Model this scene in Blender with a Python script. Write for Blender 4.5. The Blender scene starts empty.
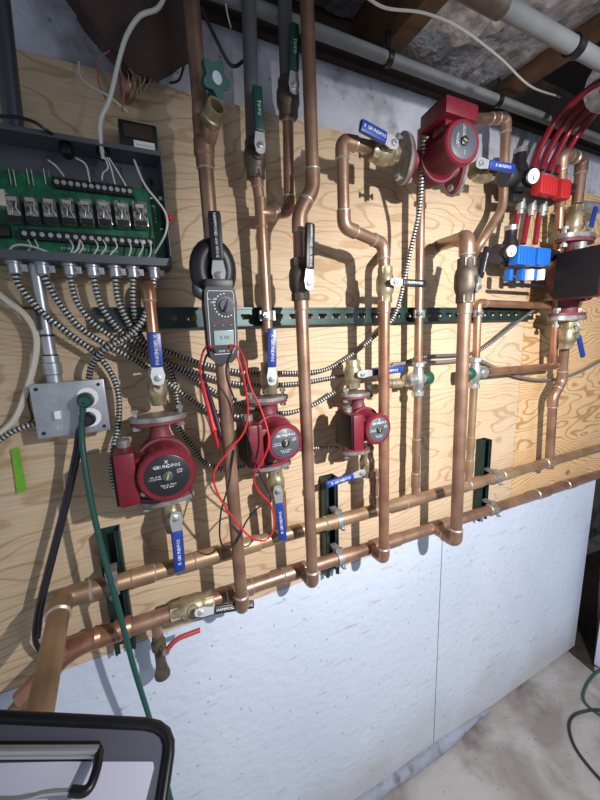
import bpy, bmesh, math, random
from mathutils import Vector, Matrix
random.seed(7)
V = Vector
S = bpy.context.scene
col = S.collection

# ------------------------------------------------------------------ camera
CX, CY, CZ = 0.0, -0.83, 1.75
RM = Matrix(((0.90109989, -0.11202864, 0.41888968),
             (-0.43204984, -0.15005458, 0.88927867),
             (-0.03676836, -0.98231014, -0.18361612)))
FPX = 344.0
cam_d = bpy.data.cameras.new('camera'); cam = bpy.data.objects.new('camera', cam_d); col.objects.link(cam)
cam_d.sensor_fit = 'HORIZONTAL'; cam_d.sensor_width = 36.0; cam_d.lens = FPX / 600 * 36; cam_d.clip_start = 0.02
r_, d_, f_ = RM.col[0], RM.col[1], RM.col[2]
cam.matrix_world = Matrix(((r_[0], -d_[0], -f_[0], CX), (r_[1], -d_[1], -f_[1], CY), (r_[2], -d_[2], -f_[2], CZ), (0, 0, 0, 1)))
S.camera = cam

# ------------------------------------------------------------------ light
S.view_settings.view_transform = 'Standard'; S.view_settings.look = 'None'
S.view_settings.gamma = 1.0; S.view_settings.use_curve_mapping = False
S.view_settings.exposure = 0.38
w = bpy.data.worlds.new('world'); S.world = w; w.use_nodes = True
bg = w.node_tree.nodes['Background']; bg.inputs[0].default_value = (0.78, 0.86, 1.0, 1); bg.inputs[1].default_value = 0.36

def lamp(name, kind, loc, energy, color, size=0.1, aim=None, **kw):
    l = bpy.data.lights.new(name, kind); l.energy = energy; l.color = color
    o = bpy.data.objects.new(name, l); col.objects.link(o); o.location = loc
    if kind == 'AREA': l.size = size
    else: l.shadow_soft_size = size
    for k, v in kw.items(): setattr(l, k, v)
    if aim is not None:
        o.rotation_euler = (V(aim) - V(loc)).to_track_quat('-Z', 'Y').to_euler()
    return o
lamp('work_light', 'SPOT', (0.64, -1.22, 2.02), 118, (1.0, 0.97, 0.95), 0.014, aim=(1.15, 0.0, 1.0), spot_size=math.radians(135), spot_blend=1.0)
lamp('ceiling_panel', 'AREA', (2.0, -2.6, 2.25), 12, (0.80, 0.89, 1.0), 1.1, aim=(1.3, 0, 0.5))

# ------------------------------------------------------------------ helpers
def ray(px, py):
    return RM @ V((px - 300, py - 400, FPX))
def P(px, py, off=0.0):
    """point seen at that place of the photo, standing `off` metres out from the board"""
    r = ray(px, py); t = (-CY - off) / r[1]
    return V((CX, CY, CZ)) + r * t
def F(px, py, z=0.0):
    r = ray(px, py); t = (z - CZ) / r[2]
    return V((CX, CY, CZ)) + r * t

def material(name, color, rough=0.5, metal=0.0, var=0.0, var_scale=20.0, color2=None, bump=0.0, bump_scale=200.0, spec=None, alpha=None):
    m = bpy.data.materials.new(name); m.use_nodes = True
    nt = m.node_tree; b = nt.nodes['Principled BSDF']
    b.inputs['Base Color'].default_value = (*color, 1); b.inputs['Roughness'].default_value = rough; b.inputs['Metallic'].default_value = metal
    if spec is not None: b.inputs['Specular IOR Level'].default_value = spec
    tc = nt.nodes.new('ShaderNodeNewGeometry')
    if var > 0 or color2:
        n = nt.nodes.new('ShaderNodeTexNoise'); n.inputs['Scale'].default_value = var_scale; n.inputs['Detail'].default_value = 5
        nt.links.new(tc.outputs['Position'], n.inputs['Vector'])
        rp = nt.nodes.new('ShaderNodeValToRGB'); c2 = color2 or tuple(max(0, x * (1 - var)) for x in color)
        rp.color_ramp.elements[0].position = 0.35; rp.color_ramp.elements[1].position = 0.65
        rp.color_ramp.elements[0].color = (*c2, 1); rp.color_ramp.elements[1].color = (*color, 1)
        nt.links.new(n.outputs['Fac'], rp.inputs['Fac']); nt.links.new(rp.outputs['Color'], b.inputs['Base Color'])
    if bump > 0:
        n2 = nt.nodes.new('ShaderNodeTexNoise'); n2.inputs['Scale'].default_value = bump_scale; n2.inputs['Detail'].default_value = 4
        nt.links.new(tc.outputs['Position'], n2.inputs['Vector'])
        bp = nt.nodes.new('ShaderNodeBump'); bp.inputs['Strength'].default_value = bump; bp.inputs['Distance'].default_value = 0.005
        nt.links.new(n2.outputs['Fac'], bp.inputs['Height']); nt.links.new(bp.outputs['Normal'], b.inputs['Normal'])
    return m
M = {}
M['copper'] = material('copper', (0.43, 0.265, 0.185), 0.38, 0.6, color2=(0.25, 0.145, 0.10), var_scale=14, bump=0.06, bump_scale=90)
M['copper_new'] = material('bright_copper', (0.50, 0.27, 0.17), 0.32, 0.65, color2=(0.32, 0.16, 0.10), var_scale=18)
M['copper_tan'] = material('tan_copper', (0.46, 0.31, 0.19), 0.4, 0.55, color2=(0.29, 0.185, 0.115), var_scale=12)
M['solder'] = material('solder', (0.50, 0.45, 0.38), 0.4, 0.6)
M['brass'] = material('brass', (0.47, 0.40, 0.26), 0.4, 0.6, color2=(0.22, 0.18, 0.11), var_scale=35)
M['nickel'] = material('nickel', (0.62, 0.64, 0.62), 0.3, 0.75, color2=(0.40, 0.42, 0.40), var_scale=50)
M['chrome'] = material('chrome_steel', (0.58, 0.59, 0.6), 0.38, 0.7)
M['darkvalve'] = material('tarnished_brass', (0.16, 0.13, 0.10), 0.5, 0.5, color2=(0.08, 0.065, 0.055), var_scale=40)
M['blue'] = material('blue_vinyl', (0.012, 0.045, 0.27), 0.35, spec=0.6)
M['black'] = material('black_vinyl', (0.012, 0.012, 0.016), 0.42)
M['green'] = material('green_vinyl', (0.006, 0.06, 0.045), 0.4)
M['white'] = material('white_print', (0.85, 0.86, 0.88), 0.5)
M['red'] = material('pump_red', (0.185, 0.010, 0.024), 0.42, 0.0, color2=(0.135, 0.009, 0.018), var_scale=60, spec=0.5)
M['redcast'] = material('dusty_cast_red', (0.19, 0.018, 0.038), 0.55, 0.0, color2=(0.13, 0.05, 0.055), var_scale=45, bump=0.15)
M['dial'] = material('dial_black', (0.02, 0.022, 0.028), 0.35)
M['dial2'] = material('dial_grey', (0.075, 0.085, 0.10), 0.4)
M['flange'] = material('grey_cast_flange', (0.34, 0.33, 0.32), 0.45, 0.5, color2=(0.2, 0.19, 0.18), var_scale=60)
M['boxblack'] = material('gloss_black', (0.010, 0.009, 0.011), 0.45, spec=0.25)
M['yellow'] = material('yellow_metal', (0.75, 0.62, 0.2), 0.35, 0.4)
M['strut'] = material('green_strut_steel', (0.022, 0.055, 0.048), 0.38, 0.35, color2=(0.014, 0.032, 0.03), var_scale=30)
M['hole'] = material('strut_slot', (0.45, 0.36, 0.24), 0.8)
M['galv'] = material('galvanised_steel', (0.50, 0.52, 0.56), 0.36, 0.65, color2=(0.36, 0.38, 0.41), var_scale=25)
M['conduit'] = material('steel_conduit', (0.12, 0.13, 0.16), 0.35, 0.6)
M['greypipe'] = material('grey_painted_pipe', (0.13, 0.13, 0.14), 0.6, 0.0, var=0.2, var_scale=12)
M['insul'] = material('pale_grey_pipe', (0.24, 0.25, 0.265), 0.65, 0.0, var=0.2, var_scale=15)
M['pex'] = material('red_pex', (0.20, 0.008, 0.018), 0.28, spec=0.6)
M['enclosure'] = material('enclosure_grey', (0.11, 0.12, 0.14), 0.42, 0.3)
M['pcb'] = material('green_circuit_board', (0.010, 0.18, 0.075), 0.4, 0.0, color2=(0.005, 0.07, 0.035), var_scale=60)
M['term'] = material('terminal_black', (0.012, 0.012, 0.014), 0.4)
M['clear'] = material('relay_casing', (0.42, 0.40, 0.38), 0.12, 0.3, color2=(0.09, 0.07, 0.065), var_scale=170)
M['wirewhite'] = material('white_insulation', (0.66, 0.66, 0.62), 0.45)
M['wirepink'] = material('pink_insulation', (0.42, 0.12, 0.13), 0.5)
M['wiretan'] = material('tan_insulation', (0.30, 0.22, 0.17), 0.6)
M['cream'] = material('cream_sheath', (0.68, 0.62, 0.52), 0.5)
M['cordgreen'] = material('green_rubber', (0.016, 0.075, 0.062), 0.42)
M['cordblack'] = material('black_rubber', (0.018, 0.016, 0.022), 0.38)
M['leadred'] = material('red_silicone', (0.55, 0.02, 0.03), 0.35)
M['bxlight'] = material('zinc_armour', (0.48, 0.48, 0.46), 0.38, 0.5)
M['bxdark'] = material('armour_groove', (0.012, 0.012, 0.014), 0.5)
M['flexgrey'] = material('grey_flex', (0.28, 0.27, 0.26), 0.4, 0.5)
M['redcap'] = material('red_plastic', (0.48, 0.025, 0.028), 0.45)
M['bluecap'] = material('blue_plastic', (0.012, 0.13, 0.52), 0.4)
M['capgreen'] = material('dark_green_plastic', (0.012, 0.075, 0.045), 0.4)
M['teal'] = material('teal_enamel', (0.006, 0.09, 0.075), 0.38, spec=0.5)
M['lcd'] = material('lcd_glass', (0.33, 0.42, 0.42), 0.15)
M['meter'] = material('meter_casing', (0.035, 0.038, 0.045), 0.45)
M['lime'] = material('lime_tape', (0.20, 0.52, 0.03), 0.5, color2=(0.14, 0.40, 0.02), var_scale=60)
M['joist'] = material('old_joist_timber', (0.17, 0.088, 0.045), 0.8, color2=(0.09, 0.045, 0.026), var_scale=12, bump=0.3, bump_scale=60)
M['plate'] = material('dark_sill_timber', (0.055, 0.036, 0.026), 0.85, color2=(0.03, 0.02, 0.016), var_scale=14)
M['soot'] = material('sooty_cloth', (0.075, 0.045, 0.04), 0.95, color2=(0.03, 0.02, 0.02), var_scale=9, bump=0.6, bump_scale=25)
M['rod'] = material('red_lever', (0.42, 0.05, 0.05), 0.45)
M['clipblk'] = material('clipboard_plastic', (0.10, 0.105, 0.14), 0.5)
M['clipdark'] = material('clipboard_edge', (0.012, 0.012, 0.016), 0.35)
M['paper'] = material('paper', (0.62, 0.62, 0.76), 0.7)
M['ledred'] = material('red_lens', (0.7, 0.02, 0.03), 0.3)

def basis(a):
    a = a.normalized(); t = V((0, 0, 1)) if abs(a.z) < 0.9 else V((1, 0, 0))
    u = t.cross(a).normalized(); return u, a.cross(u).normalized(), a

class MB:
    """collects shapes (world coordinates) into ONE mesh object"""
    def __init__(s): s.v = []; s.f = []; s.mi = []
    def ring(s, c, u, w_, r, n, ru=None):
        i = len(s.v); rr = ru or r
        for k in range(n):
            a = 2 * math.pi * k / n; s.v.append(c + u * (rr * math.cos(a)) + w_ * (r * math.sin(a)))
        return i
    def quadstrip(s, a, b, n, mi=0):
        for k in range(n):
            s.f.append((a + k, a + (k + 1) % n, b + (k + 1) % n, b + k)); s.mi.append(mi)
    def cap(s, a, n, mi=0, flip=False):
        idx = list(range(a, a + n)); s.f.append(tuple(reversed(idx)) if flip else tuple(idx)); s.mi.append(mi)
    def lathe(s, o, axis, prof, n=20, mi=0, caps=True):
        """prof: (distance along axis, radius[, material])"""
        u, w_, a = basis(axis); prev = None
        for q in prof:
            i = s.ring(o + a * q[0], u, w_, max(q[1], 1e-5), n)
            if prev is None:
                if caps: s.cap(i, n, mi, True)
            else: s.quadstrip(prev, i, n, q[2] if len(q) > 2 else mi)
            prev = i
        if caps: s.cap(prev, n, prof[-1][2] if len(prof[-1]) > 2 else mi)
        return s
    def cyl(s, p0, p1, r0, r1=None, n=16, mi=0):
        L = (p1 - p0).length
        return s.lathe(p0, p1 - p0, [(0, r0), (L, r0 if r1 is None else r1)], n, mi)
    def sweep(s, pts, r, n=12, mi=0, caps=True, radf=None, mif=None):
        pts = [V(p) for p in pts]; t0 = (pts[1] - pts[0]).normalized(); u, w_, _ = basis(t0); prev = None
        for i, p in enumerate(pts):
            if i == 0: t = t0
            elif i == len(pts) - 1: t = (pts[-1] - pts[-2]).normalized()
            else: t = ((pts[i + 1] - p).normalized() + (p - pts[i - 1]).normalized()).normalized()
            u = (u - t * u.dot(t)).normalized(); w_ = t.cross(u)
            rr = radf(i) if radf else r
            j = s.ring(p, u, w_, rr, n)
            if prev is None:
                if caps: s.cap(j, n, mi, True)
            else: s.quadstrip(prev, j, n, mif(i) if mif else mi)
            prev = j
        if caps: s.cap(prev, n, mi)
        return s
    def box(s, c, ax, ay, az, mi=0, bev=0.0):
        """ax, ay, az: half-extent vectors"""
        if bev <= 0:
            i = len(s.v)
            for sx in (-1, 1):
                for sy in (-1, 1):
                    for sz in (-1, 1): s.v.append(c + ax * sx + ay * sy + az * sz)
            for q in ((0, 1, 3, 2), (4, 6, 7, 5), (0, 4, 5, 1), (2, 3, 7, 6), (0, 2, 6, 4), (1, 5, 7, 3)):
                s.f.append(tuple(i + k for k in q)); s.mi.append(mi)
            return s
        bm = bmesh.new(); bmesh.ops.create_cube(bm, size=2)
        lx, ly, lz = ax.length, ay.length, az.length; bev = min(bev, 0.9 * min(lx, ly, lz))
        for v in bm.verts: v.co = V((v.co.x * lx, v.co.y * ly, v.co.z * lz))
        bmesh.ops.bevel(bm, geom=list(bm.edges), offset=bev, segments=2, affect='EDGES', profile=0.6)
        ux, uy, uz = ax.normalized(), ay.normalized(), az.normalized(); i = len(s.v)
        bm.verts.index_update()
        for v in bm.verts: s.v.append(c + ux * v.co.x + uy * v.co.y + uz * v.co.z)
        for f in bm.faces: s.f.append(tuple(i + v.index for v in f.verts)); s.mi.append(mi)
        bm.free(); return s
    def prism(s, poly, ext, mi=0, mi_side=None):
        i = len(s.v); n = len(poly)
        for p in poly: s.v.append(V(p))
        for p in poly: s.v.append(V(p) + ext)
        s.cap(i, n, mi, True); s.cap(i + n, n, mi); s.quadstrip(i, i + n, n, mi if mi_side is None else mi_side); return s
    def sphere(s, c, r, n=12, mi=0, sc=(1, 1, 1)):
        prev = None
        for k in range(n // 2 + 1):
            a = math.pi * k / (n // 2); rr = max(1e-5, r * math.sin(a))
            i = len(s.v)
            for j in range(n):
                b = 2 * math.pi * j / n
                s.v.append(c + V((rr * math.cos(b) * sc[0], rr * math.sin(b) * sc[1], -r * math.cos(a) * sc[2])))
            if prev is None: s.cap(i, n, mi, True)
            else: s.quadstrip(prev, i, n, mi)
            prev = i
        s.cap(prev, n, mi); return s
    def build(s, name, mats, parent=None, smooth=True, angle=38):
        me = bpy.data.meshes.new(name)
        org = V((0, 0, 0))
        root = parent
        while root is not None:
            org = org + V(root.location); root = root.parent
        own = V((0, 0, 0))
        if parent is None and s.v:
            own = sum(s.v, V((0, 0, 0))) / len(s.v); own.z = min(p.z for p in s.v)
        me.from_pydata([p - org - own for p in s.v], [], s.f)
        mats = mats if isinstance(mats, (list, tuple)) else [mats]
        for m in mats: me.materials.append(M[m] if isinstance(m, str) else m)
        for p_, k in zip(me.polygons, s.mi): p_.material_index = k
        bm = bmesh.new(); bm.from_mesh(me); bmesh.ops.recalc_face_normals(bm, faces=bm.faces); bm.to_mesh(me); bm.free()
        if smooth:
            me.shade_smooth(); me.set_sharp_from_angle(angle=math.radians(angle))
        o = bpy.data.objects.new(name, me); col.objects.link(o); o.location = own
        if parent is not None: o.parent = parent
        return o

def thing(name, label, cat, loc, group=None):
    o = bpy.data.objects.new(name, None); col.objects.link(o); o.location = loc; o.empty_display_size = 0.02
    o['label'] = label; o['category'] = cat
    if group: o['group'] = group
    return o
def tag(o, label, cat, group=None, kind=None):
    o['label'] = label; o['category'] = cat
    if group: o['group'] = group
    if kind: o['kind'] = kind
    return o
def structure(o): o['kind'] = 'structure'; return o

def fillet(pts, rad, seg=6):
    pts = [V(p) for p in pts]; out = [pts[0]]
    for i in range(1, len(pts) - 1):
        a, b, c = pts[i - 1], pts[i], pts[i + 1]
        d1, d2 = (a - b), (c - b); l = min(rad, d1.length * 0.48, d2.length * 0.48)
        p0, p1 = b + d1.normalized() * l, b + d2.normalized() * l
        for k in range(seg + 1):
            t = k / seg; out.append(p0 * (1 - t) ** 2 + b * (2 * t * (1 - t)) + p1 * t * t)
    out.append(pts[-1]); return out
def spline(pts, sub=8):
    pts = [V(p) for p in pts]; q = [pts[0] * 2 - pts[1]] + pts + [pts[-1] * 2 - pts[-2]]; out = []
    for i in range(1, len(q) - 2):
        for k in range(sub):
            t = k / sub; a, b, c, d = q[i - 1], q[i], q[i + 1], q[i + 2]
            out.append(0.5 * ((2 * b) + (c - a) * t + (2 * a - 5 * b + 4 * c - d) * t * t + (3 * b - a - 3 * c + d) * t ** 3))
    out.append(pts[-1]); return out
def resample(pts, step):
    out = [pts[0]]; acc = 0
    for a, b in zip(pts, pts[1:]):
        L = (b - a).length
        if L < 1e-9: continue
        while acc + L >= step:
            t = (step - acc) / L; a = a + (b - a) * t; L = (b - a).length; out.append(a.copy()); acc = 0
            if L < 1e-9: break
        acc += L
    return out

_text_cache = {}
def text_obj(txt, origin, right, up, size, mat, parent, name='lettering', push=0.0, depth=0.0):
    """flat raised lettering centred at origin"""
    cu = bpy.data.curves.new('t', 'FONT'); cu.body = txt; cu.size = 1.0; cu.align_x = 'CENTER'; cu.align_y = 'CENTER'; cu.resolution_u = 1
    tmp = bpy.data.objects.new('t', cu); col.objects.link(tmp)
    dg = bpy.context.evaluated_depsgraph_get(); me = bpy.data.meshes.new_from_object(tmp.evaluated_get(dg))
    bpy.data.objects.remove(tmp); bpy.data.curves.remove(cu)
    right = right.normalized(); nrm = right.cross(up).normalized(); up = nrm.cross(right).normalized()
    org = V((0, 0, 0)); q = parent
    while q is not None: org += V(q.location); q = q.parent
    for v in me.vertices:
        v.co = origin - org + right * (v.co.x * size) + up * (v.co.y * size) + nrm * push
    me.name = name; me.materials.clear(); me.materials.append(M[mat])
    o = bpy.data.objects.new(name, me); col.objects.link(o); o.parent = parent
    return o

# ------------------------------------------------------------------ setting materials
def wood_mat(name, c1, c2, c3, scale, dist, lw=0.16):
    m = bpy.data.materials.new(name); m.use_nodes = True; nt = m.node_tree; b = nt.nodes['Principled BSDF']; L = nt.links
    g = nt.nodes.new('ShaderNodeNewGeometry'); mp = nt.nodes.new('ShaderNodeMapping'); mp.inputs['Scale'].default_value = (0.32, 1, 1)
    L.new(g.outputs['Position'], mp.inputs['Vector'])
    n0 = nt.nodes.new('ShaderNodeTexNoise'); n0.inputs['Scale'].default_value = 3.2; n0.inputs['Detail'].default_value = 3
    L.new(mp.outputs[0], n0.inputs['Vector'])
    mx = nt.nodes.new('ShaderNodeVectorMath'); mx.operation = 'MULTIPLY_ADD'; mx.inputs[1].default_value = (dist, dist, dist)
    L.new(n0.outputs['Color'], mx.inputs[0]); L.new(mp.outputs[0], mx.inputs[2])
    wv = nt.nodes.new('ShaderNodeTexWave'); wv.bands_direction = 'Z'; wv.inputs['Scale'].default_value = scale; wv.inputs['Distortion'].default_value = 1.5; wv.inputs['Detail'].default_value = 3; wv.inputs['Detail Scale'].default_value = 1.5
    L.new(mx.outputs[0], wv.inputs['Vector'])
    rp = nt.nodes.new('ShaderNodeValToRGB'); e = rp.color_ramp.elements; e[0].position = 0.0; e[0].color = (*c2, 1); e[1].position = lw; e[1].color = (*c1, 1)
    L.new(wv.outputs['Fac'], rp.inputs['Fac'])
    n1 = nt.nodes.new('ShaderNodeTexNoise'); n1.inputs['Scale'].default_value = 5; n1.inputs['Detail'].default_value = 6
    L.new(mp.outputs[0], n1.inputs['Vector'])
    mixc = nt.nodes.new('ShaderNodeMixRGB'); mixc.blend_type = 'MULTIPLY'; mixc.inputs[0].default_value = 0.5
    r1 = nt.nodes.new('ShaderNodeValToRGB'); r1.color_ramp.elements[0].position = 0.35; r1.color_ramp.elements[0].color = (*c3, 1); r1.color_ramp.elements[1].position = 0.6; r1.color_ramp.elements[1].color = (1, 1, 1, 1)
    L.new(n1.outputs['Fac'], r1.inputs['Fac']); L.new(rp.outputs[0], mixc.inputs[1]); L.new(r1.outputs[0], mixc.inputs[2])
    mf = nt.nodes.new('ShaderNodeMapping'); mf.inputs['Scale'].default_value = (2.5, 1, 55); L.new(g.outputs['Position'], mf.inputs['Vector'])
    nf = nt.nodes.new('ShaderNodeTexNoise'); nf.inputs['Scale'].default_value = 4; nf.inputs['Detail'].default_value = 5; L.new(mf.outputs[0], nf.inputs['Vector'])
    rf = nt.nodes.new('ShaderNodeValToRGB'); rf.color_ramp.elements[0].position = 0.35; rf.color_ramp.elements[0].color = (0.84, 0.79, 0.73, 1); rf.color_ramp.elements[1].position = 0.6; rf.color_ramp.elements[1].color = (1, 1, 1, 1)
    L.new(nf.outputs['Fac'], rf.inputs['Fac'])
    mfx = nt.nodes.new('ShaderNodeMixRGB'); mfx.blend_type = 'MULTIPLY'; mfx.inputs[0].default_value = 0.8; L.new(mixc.outputs[0], mfx.inputs[1]); L.new(rf.outputs[0], mfx.inputs[2])
    last = mfx.outputs[0]
    # knots: rare dark ovals
    vo = nt.nodes.new('ShaderNodeTexVoronoi'); vo.inputs['Scale'].default_value = 5.0
    mp2 = nt.nodes.new('ShaderNodeMapping'); mp2.inputs['Scale'].default_value = (0.8, 1, 1.2); L.new(g.outputs['Position'], mp2.inputs['Vector']); L.new(mp2.outputs[0], vo.inputs['Vector'])
    rk = nt.nodes.new('ShaderNodeValToRGB'); k = rk.color_ramp.elements; k[0].position = 0.05; k[0].color = (0.28, 0.17, 0.10, 1); k[1].position = 0.10; k[1].color = (1, 1, 1, 1)
    L.new(vo.outputs['Distance'], rk.inputs['Fac'])
    mk = nt.nodes.new('ShaderNodeMixRGB'); mk.blend_type = 'MULTIPLY'; mk.inputs[0].default_value = 0.75
    L.new(last, mk.inputs[1]); L.new(rk.outputs[0], mk.inputs[2])
    L.new(mk.outputs[0], b.inputs['Base Color']); b.inputs['Roughness'].default_value = 0.75
    b.inputs['Specular IOR Level'].default_value = 0.25
    return m
M['ply'] = wood_mat('pale_plywood', (0.61, 0.475, 0.33), (0.47, 0.335, 0.205), (0.86, 0.80, 0.73), 8, 1.1, 0.13)
M['ply2'] = wood_mat('figured_plywood', (0.69, 0.48, 0.27), (0.44, 0.25, 0.11), (0.88, 0.82, 0.74), 13, 1.0, 0.30)

def blotch(name, c_hi, c_lo, c_dirt, s1, s2, rough=0.8, speck=True, bump=0.4, streak=False, dirt_lo=0.56, dirt_hi=0.72):
    m = bpy.data.materials.new(name); m.use_nodes = True; nt = m.node_tree; b = nt.nodes['Principled BSDF']; L = nt.links
    g = nt.nodes.new('ShaderNodeNewGeometry'); mp = nt.nodes.new('ShaderNodeMapping'); L.new(g.outputs['Position'], mp.inputs['Vector'])
    n1 = nt.nodes.new('ShaderNodeTexNoise'); n1.inputs['Scale'].default_value = s1; n1.inputs['Detail'].default_value = 7; n1.inputs['Distortion'].default_value = 0.6
    L.new(mp.outputs[0], n1.inputs['Vector'])
    rp = nt.nodes.new('ShaderNodeValToRGB'); rp.color_ramp.elements[0].position = 0.38; rp.color_ramp.elements[1].position = 0.62
    rp.color_ramp.elements[0].color = (*c_lo, 1); rp.color_ramp.elements[1].color = (*c_hi, 1); L.new(n1.outputs['Fac'], rp.inputs['Fac'])
    n2 = nt.nodes.new('ShaderNodeTexNoise'); n2.inputs['Scale'].default_value = s2; n2.inputs['Detail'].default_value = 8
    mp3 = nt.nodes.new('ShaderNodeMapping'); mp3.inputs['Location'].default_value = (3.1, 1.7, 0.6)
    if streak: mp3.inputs['Rotation'].default_value = (0, math.radians(12), 0); mp3.inputs['Scale'].default_value = (0.6, 1, 4.5)
    L.new(g.outputs['Position'], mp3.inputs['Vector']); L.new(mp3.outputs[0], n2.inputs['Vector'])
    r2 = nt.nodes.new('ShaderNodeValToRGB'); r2.color_ramp.elements[0].position = dirt_lo; r2.color_ramp.elements[0].color = (0, 0, 0, 1); r2.color_ramp.elements[1].position = dirt_hi; r2.color_ramp.elements[1].color = (1, 1, 1, 1)
    L.new(n2.outputs['Fac'], r2.inputs['Fac'])
    mx = nt.nodes.new('ShaderNodeMixRGB'); L.new(r2.outputs[0], mx.inputs[0]); L.new(rp.outputs[0], mx.inputs[1]); mx.inputs[2].default_value = (*c_dirt, 1)
    last = mx.outputs[0]
    if speck:
        n3 = nt.nodes.new('ShaderNodeTexVoronoi'); n3.inputs['Scale'].default_value = 28; L.new(g.outputs['Position'], n3.inputs['Vector'])
        r3 = nt.nodes.new('ShaderNodeValToRGB'); r3.color_ramp.elements[0].position = 0.07; r3.color_ramp.elements[0].color = (0.45, 0.42, 0.42, 1); r3.color_ramp.elements[1].position = 0.13; r3.color_ramp.elements[1].color = (1, 1, 1, 1)
        L.new(n3.outputs['Distance'], r3.inputs['Fac'])
        m2 = nt.nodes.new('ShaderNodeMixRGB'); m2.blend_type = 'MULTIPLY'; m2.inputs[0].default_value = 0.7; L.new(last, m2.inputs[1]); L.new(r3.outputs[0], m2.inputs[2]); last = m2.outputs[0]
    L.new(last, b.inputs['Base Color']); b.inputs['Roughness'].default_value = rough; b.inputs['Specular IOR Level'].default_value = 0.25
    bp = nt.nodes.new('ShaderNodeBump'); bp.inputs['Strength'].default_value = bump; bp.inputs['Distance'].default_value = 0.01
    n4 = nt.nodes.new('ShaderNodeTexNoise'); n4.inputs['Scale'].default_value = 35; n4.inputs['Detail'].default_value = 6; L.new(g.outputs['Position'], n4.inputs['Vector'])
    L.new(n4.outputs['Fac'], bp.inputs['Height']); L.new(bp.outputs[0], b.inputs['Normal'])
    return m
M['foam'] = blotch('white_painted_foam', (0.62, 0.68, 0.80), (0.54, 0.61, 0.73), (0.44, 0.44, 0.50), 1.3, 16, 0.6, True, 0.35, True, 0.62, 0.76)
def foot_stain(m):
    nt = m.node_tree; b = nt.nodes['Principled BSDF']; lk = b.inputs['Base Color'].links[0]; src = lk.from_socket
    g = nt.nodes.new('ShaderNodeNewGeometry'); sp = nt.nodes.new('ShaderNodeSeparateXYZ'); nt.links.new(g.outputs['Position'], sp.inputs[0])
    n = nt.nodes.new('ShaderNodeTexNoise'); n.inputs['Scale'].default_value = 5; n.inputs['Detail'].default_value = 6; nt.links.new(g.outputs['Position'], n.inputs['Vector'])
    a = nt.nodes.new('ShaderNodeMath'); a.operation = 'MULTIPLY_ADD'; a.inputs[1].default_value = -0.45; nt.links.new(n.outputs['Fac'], a.inputs[0]); nt.links.new(sp.outputs['Z'], a.inputs[2])
    rr = nt.nodes.new('ShaderNodeMapRange'); rr.inputs[1].default_value = -0.2; rr.inputs[2].default_value = 0.08; rr.inputs[3].default_value = 0.55; rr.inputs[4].default_value = 0.0
    nt.links.new(a.outputs[0], rr.inputs[0])
    mx = nt.nodes.new('ShaderNodeMixRGB'); nt.links.new(rr.outputs[0], mx.inputs[0]); nt.links.new(src, mx.inputs[1]); mx.inputs[2].default_value = (0.42, 0.38, 0.33, 1)
    nt.links.new(mx.outputs[0], b.inputs['Base Color'])
foot_stain(M['foam'])
M['concrete'] = blotch('white_washed_concrete', (0.58, 0.60, 0.68), (0.44, 0.46, 0.52), (0.24, 0.23, 0.24), 6, 9, 0.85, True, 0.8)
M['floor'] = blotch('worn_concrete_floor', (0.40, 0.385, 0.375), (0.235, 0.21, 0.19), (0.11, 0.09, 0.075), 3.2, 4.5, 0.7, True, 0.4, False, 0.55, 0.75)
M['caulk'] = blotch('grey_blue_caulk', (0.33, 0.35, 0.43), (0.25, 0.27, 0.33), (0.14, 0.14, 0.17), 8, 20, 0.6, False, 0.5)
M['pier'] = blotch('dark_masonry', (0.12, 0.11, 0.105), (0.07, 0.065, 0.06), (0.03, 0.03, 0.03), 5, 9, 0.9, False, 0.8)
M['foil'] = material('foil_facing', (0.72, 0.72, 0.75), 0.34, 0.6, color2=(0.30, 0.30, 0.32), var_scale=30, bump=1.0, bump_scale=70)
M['subfloor'] = material('dark_subfloor', (0.035, 0.028, 0.025), 0.9)

# ------------------------------------------------------------------ setting
X_END = P(583, 580).x
X_SEAM = P(516, 430).x
Z_BT = CZ + 0.607 * 0.83; Z_BB = CZ - 0.869 * 0.83
Z_WT = P(375, 72).z
X0 = -1.3; X1 = 3.4
def slab(name, a, b, mat, parent=None):
    c = (V(a) + V(b)) / 2; h = (V(b) - V(a)) / 2
    return MB().box(c, V((h.x, 0, 0)), V((0, h.y, 0)), V((0, 0, h.z))).build(name, mat, parent, smooth=False)
structure(slab('floor', (X0, -3.2, -0.1), (X1, 0.6, 0), 'floor'))
structure(slab('wall_back', (X0, 0.02, 0), (X_END, 0.22, Z_WT), 'concrete'))
structure(slab('wall_back_upper', (X_END, 0.02, Z_BB), (X1, 0.22, Z_WT), 'concrete')).name = 'wall_back_right'
structure(slab('wall_alcove', (X_END, 0.5, 0), (X1, 0.6, Z_BB), 'pier'))
structure(slab('wall_right', (X1, -3.2, 0), (X1 + 0.1, 0.6, Z_WT + 0.3), 'pier'))
# foam board panels under the plywood: seams at two places
xs1 = P(438, 640).x; xs0 = P(399, 640).x
o = slab('insulation_panel', (X0, 0.0, 0.015), (xs1 - 0.0022, 0.0195, Z_BB - 0.002), 'foam'); tag(o, 'large white painted foam insulation panel left of the dark vertical seam', 'insulation panel')
o = slab('insulation_panel', (xs1 + 0.0022, 0.0, 0.015), (X_END, 0.0195, Z_BB - 0.002), 'foam'); tag(o, 'white painted foam insulation panel right of the seam, ending at the dark recess', 'insulation panel')
o = slab('plywood_board', (X0, -0.0, Z_BB), (X_SEAM - 0.001, 0.0195, Z_BT), 'ply'); tag(o, 'long pale plywood backing board carrying most of the pumps and pipes', 'plywood board')
o = slab('plywood_board', (X_SEAM + 0.001, -0.0, Z_BB), (X1, 0.0195, Z_BT), 'ply2'); tag(o, 'orange plywood board with bold swirling grain at the right end', 'plywood board')
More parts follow.
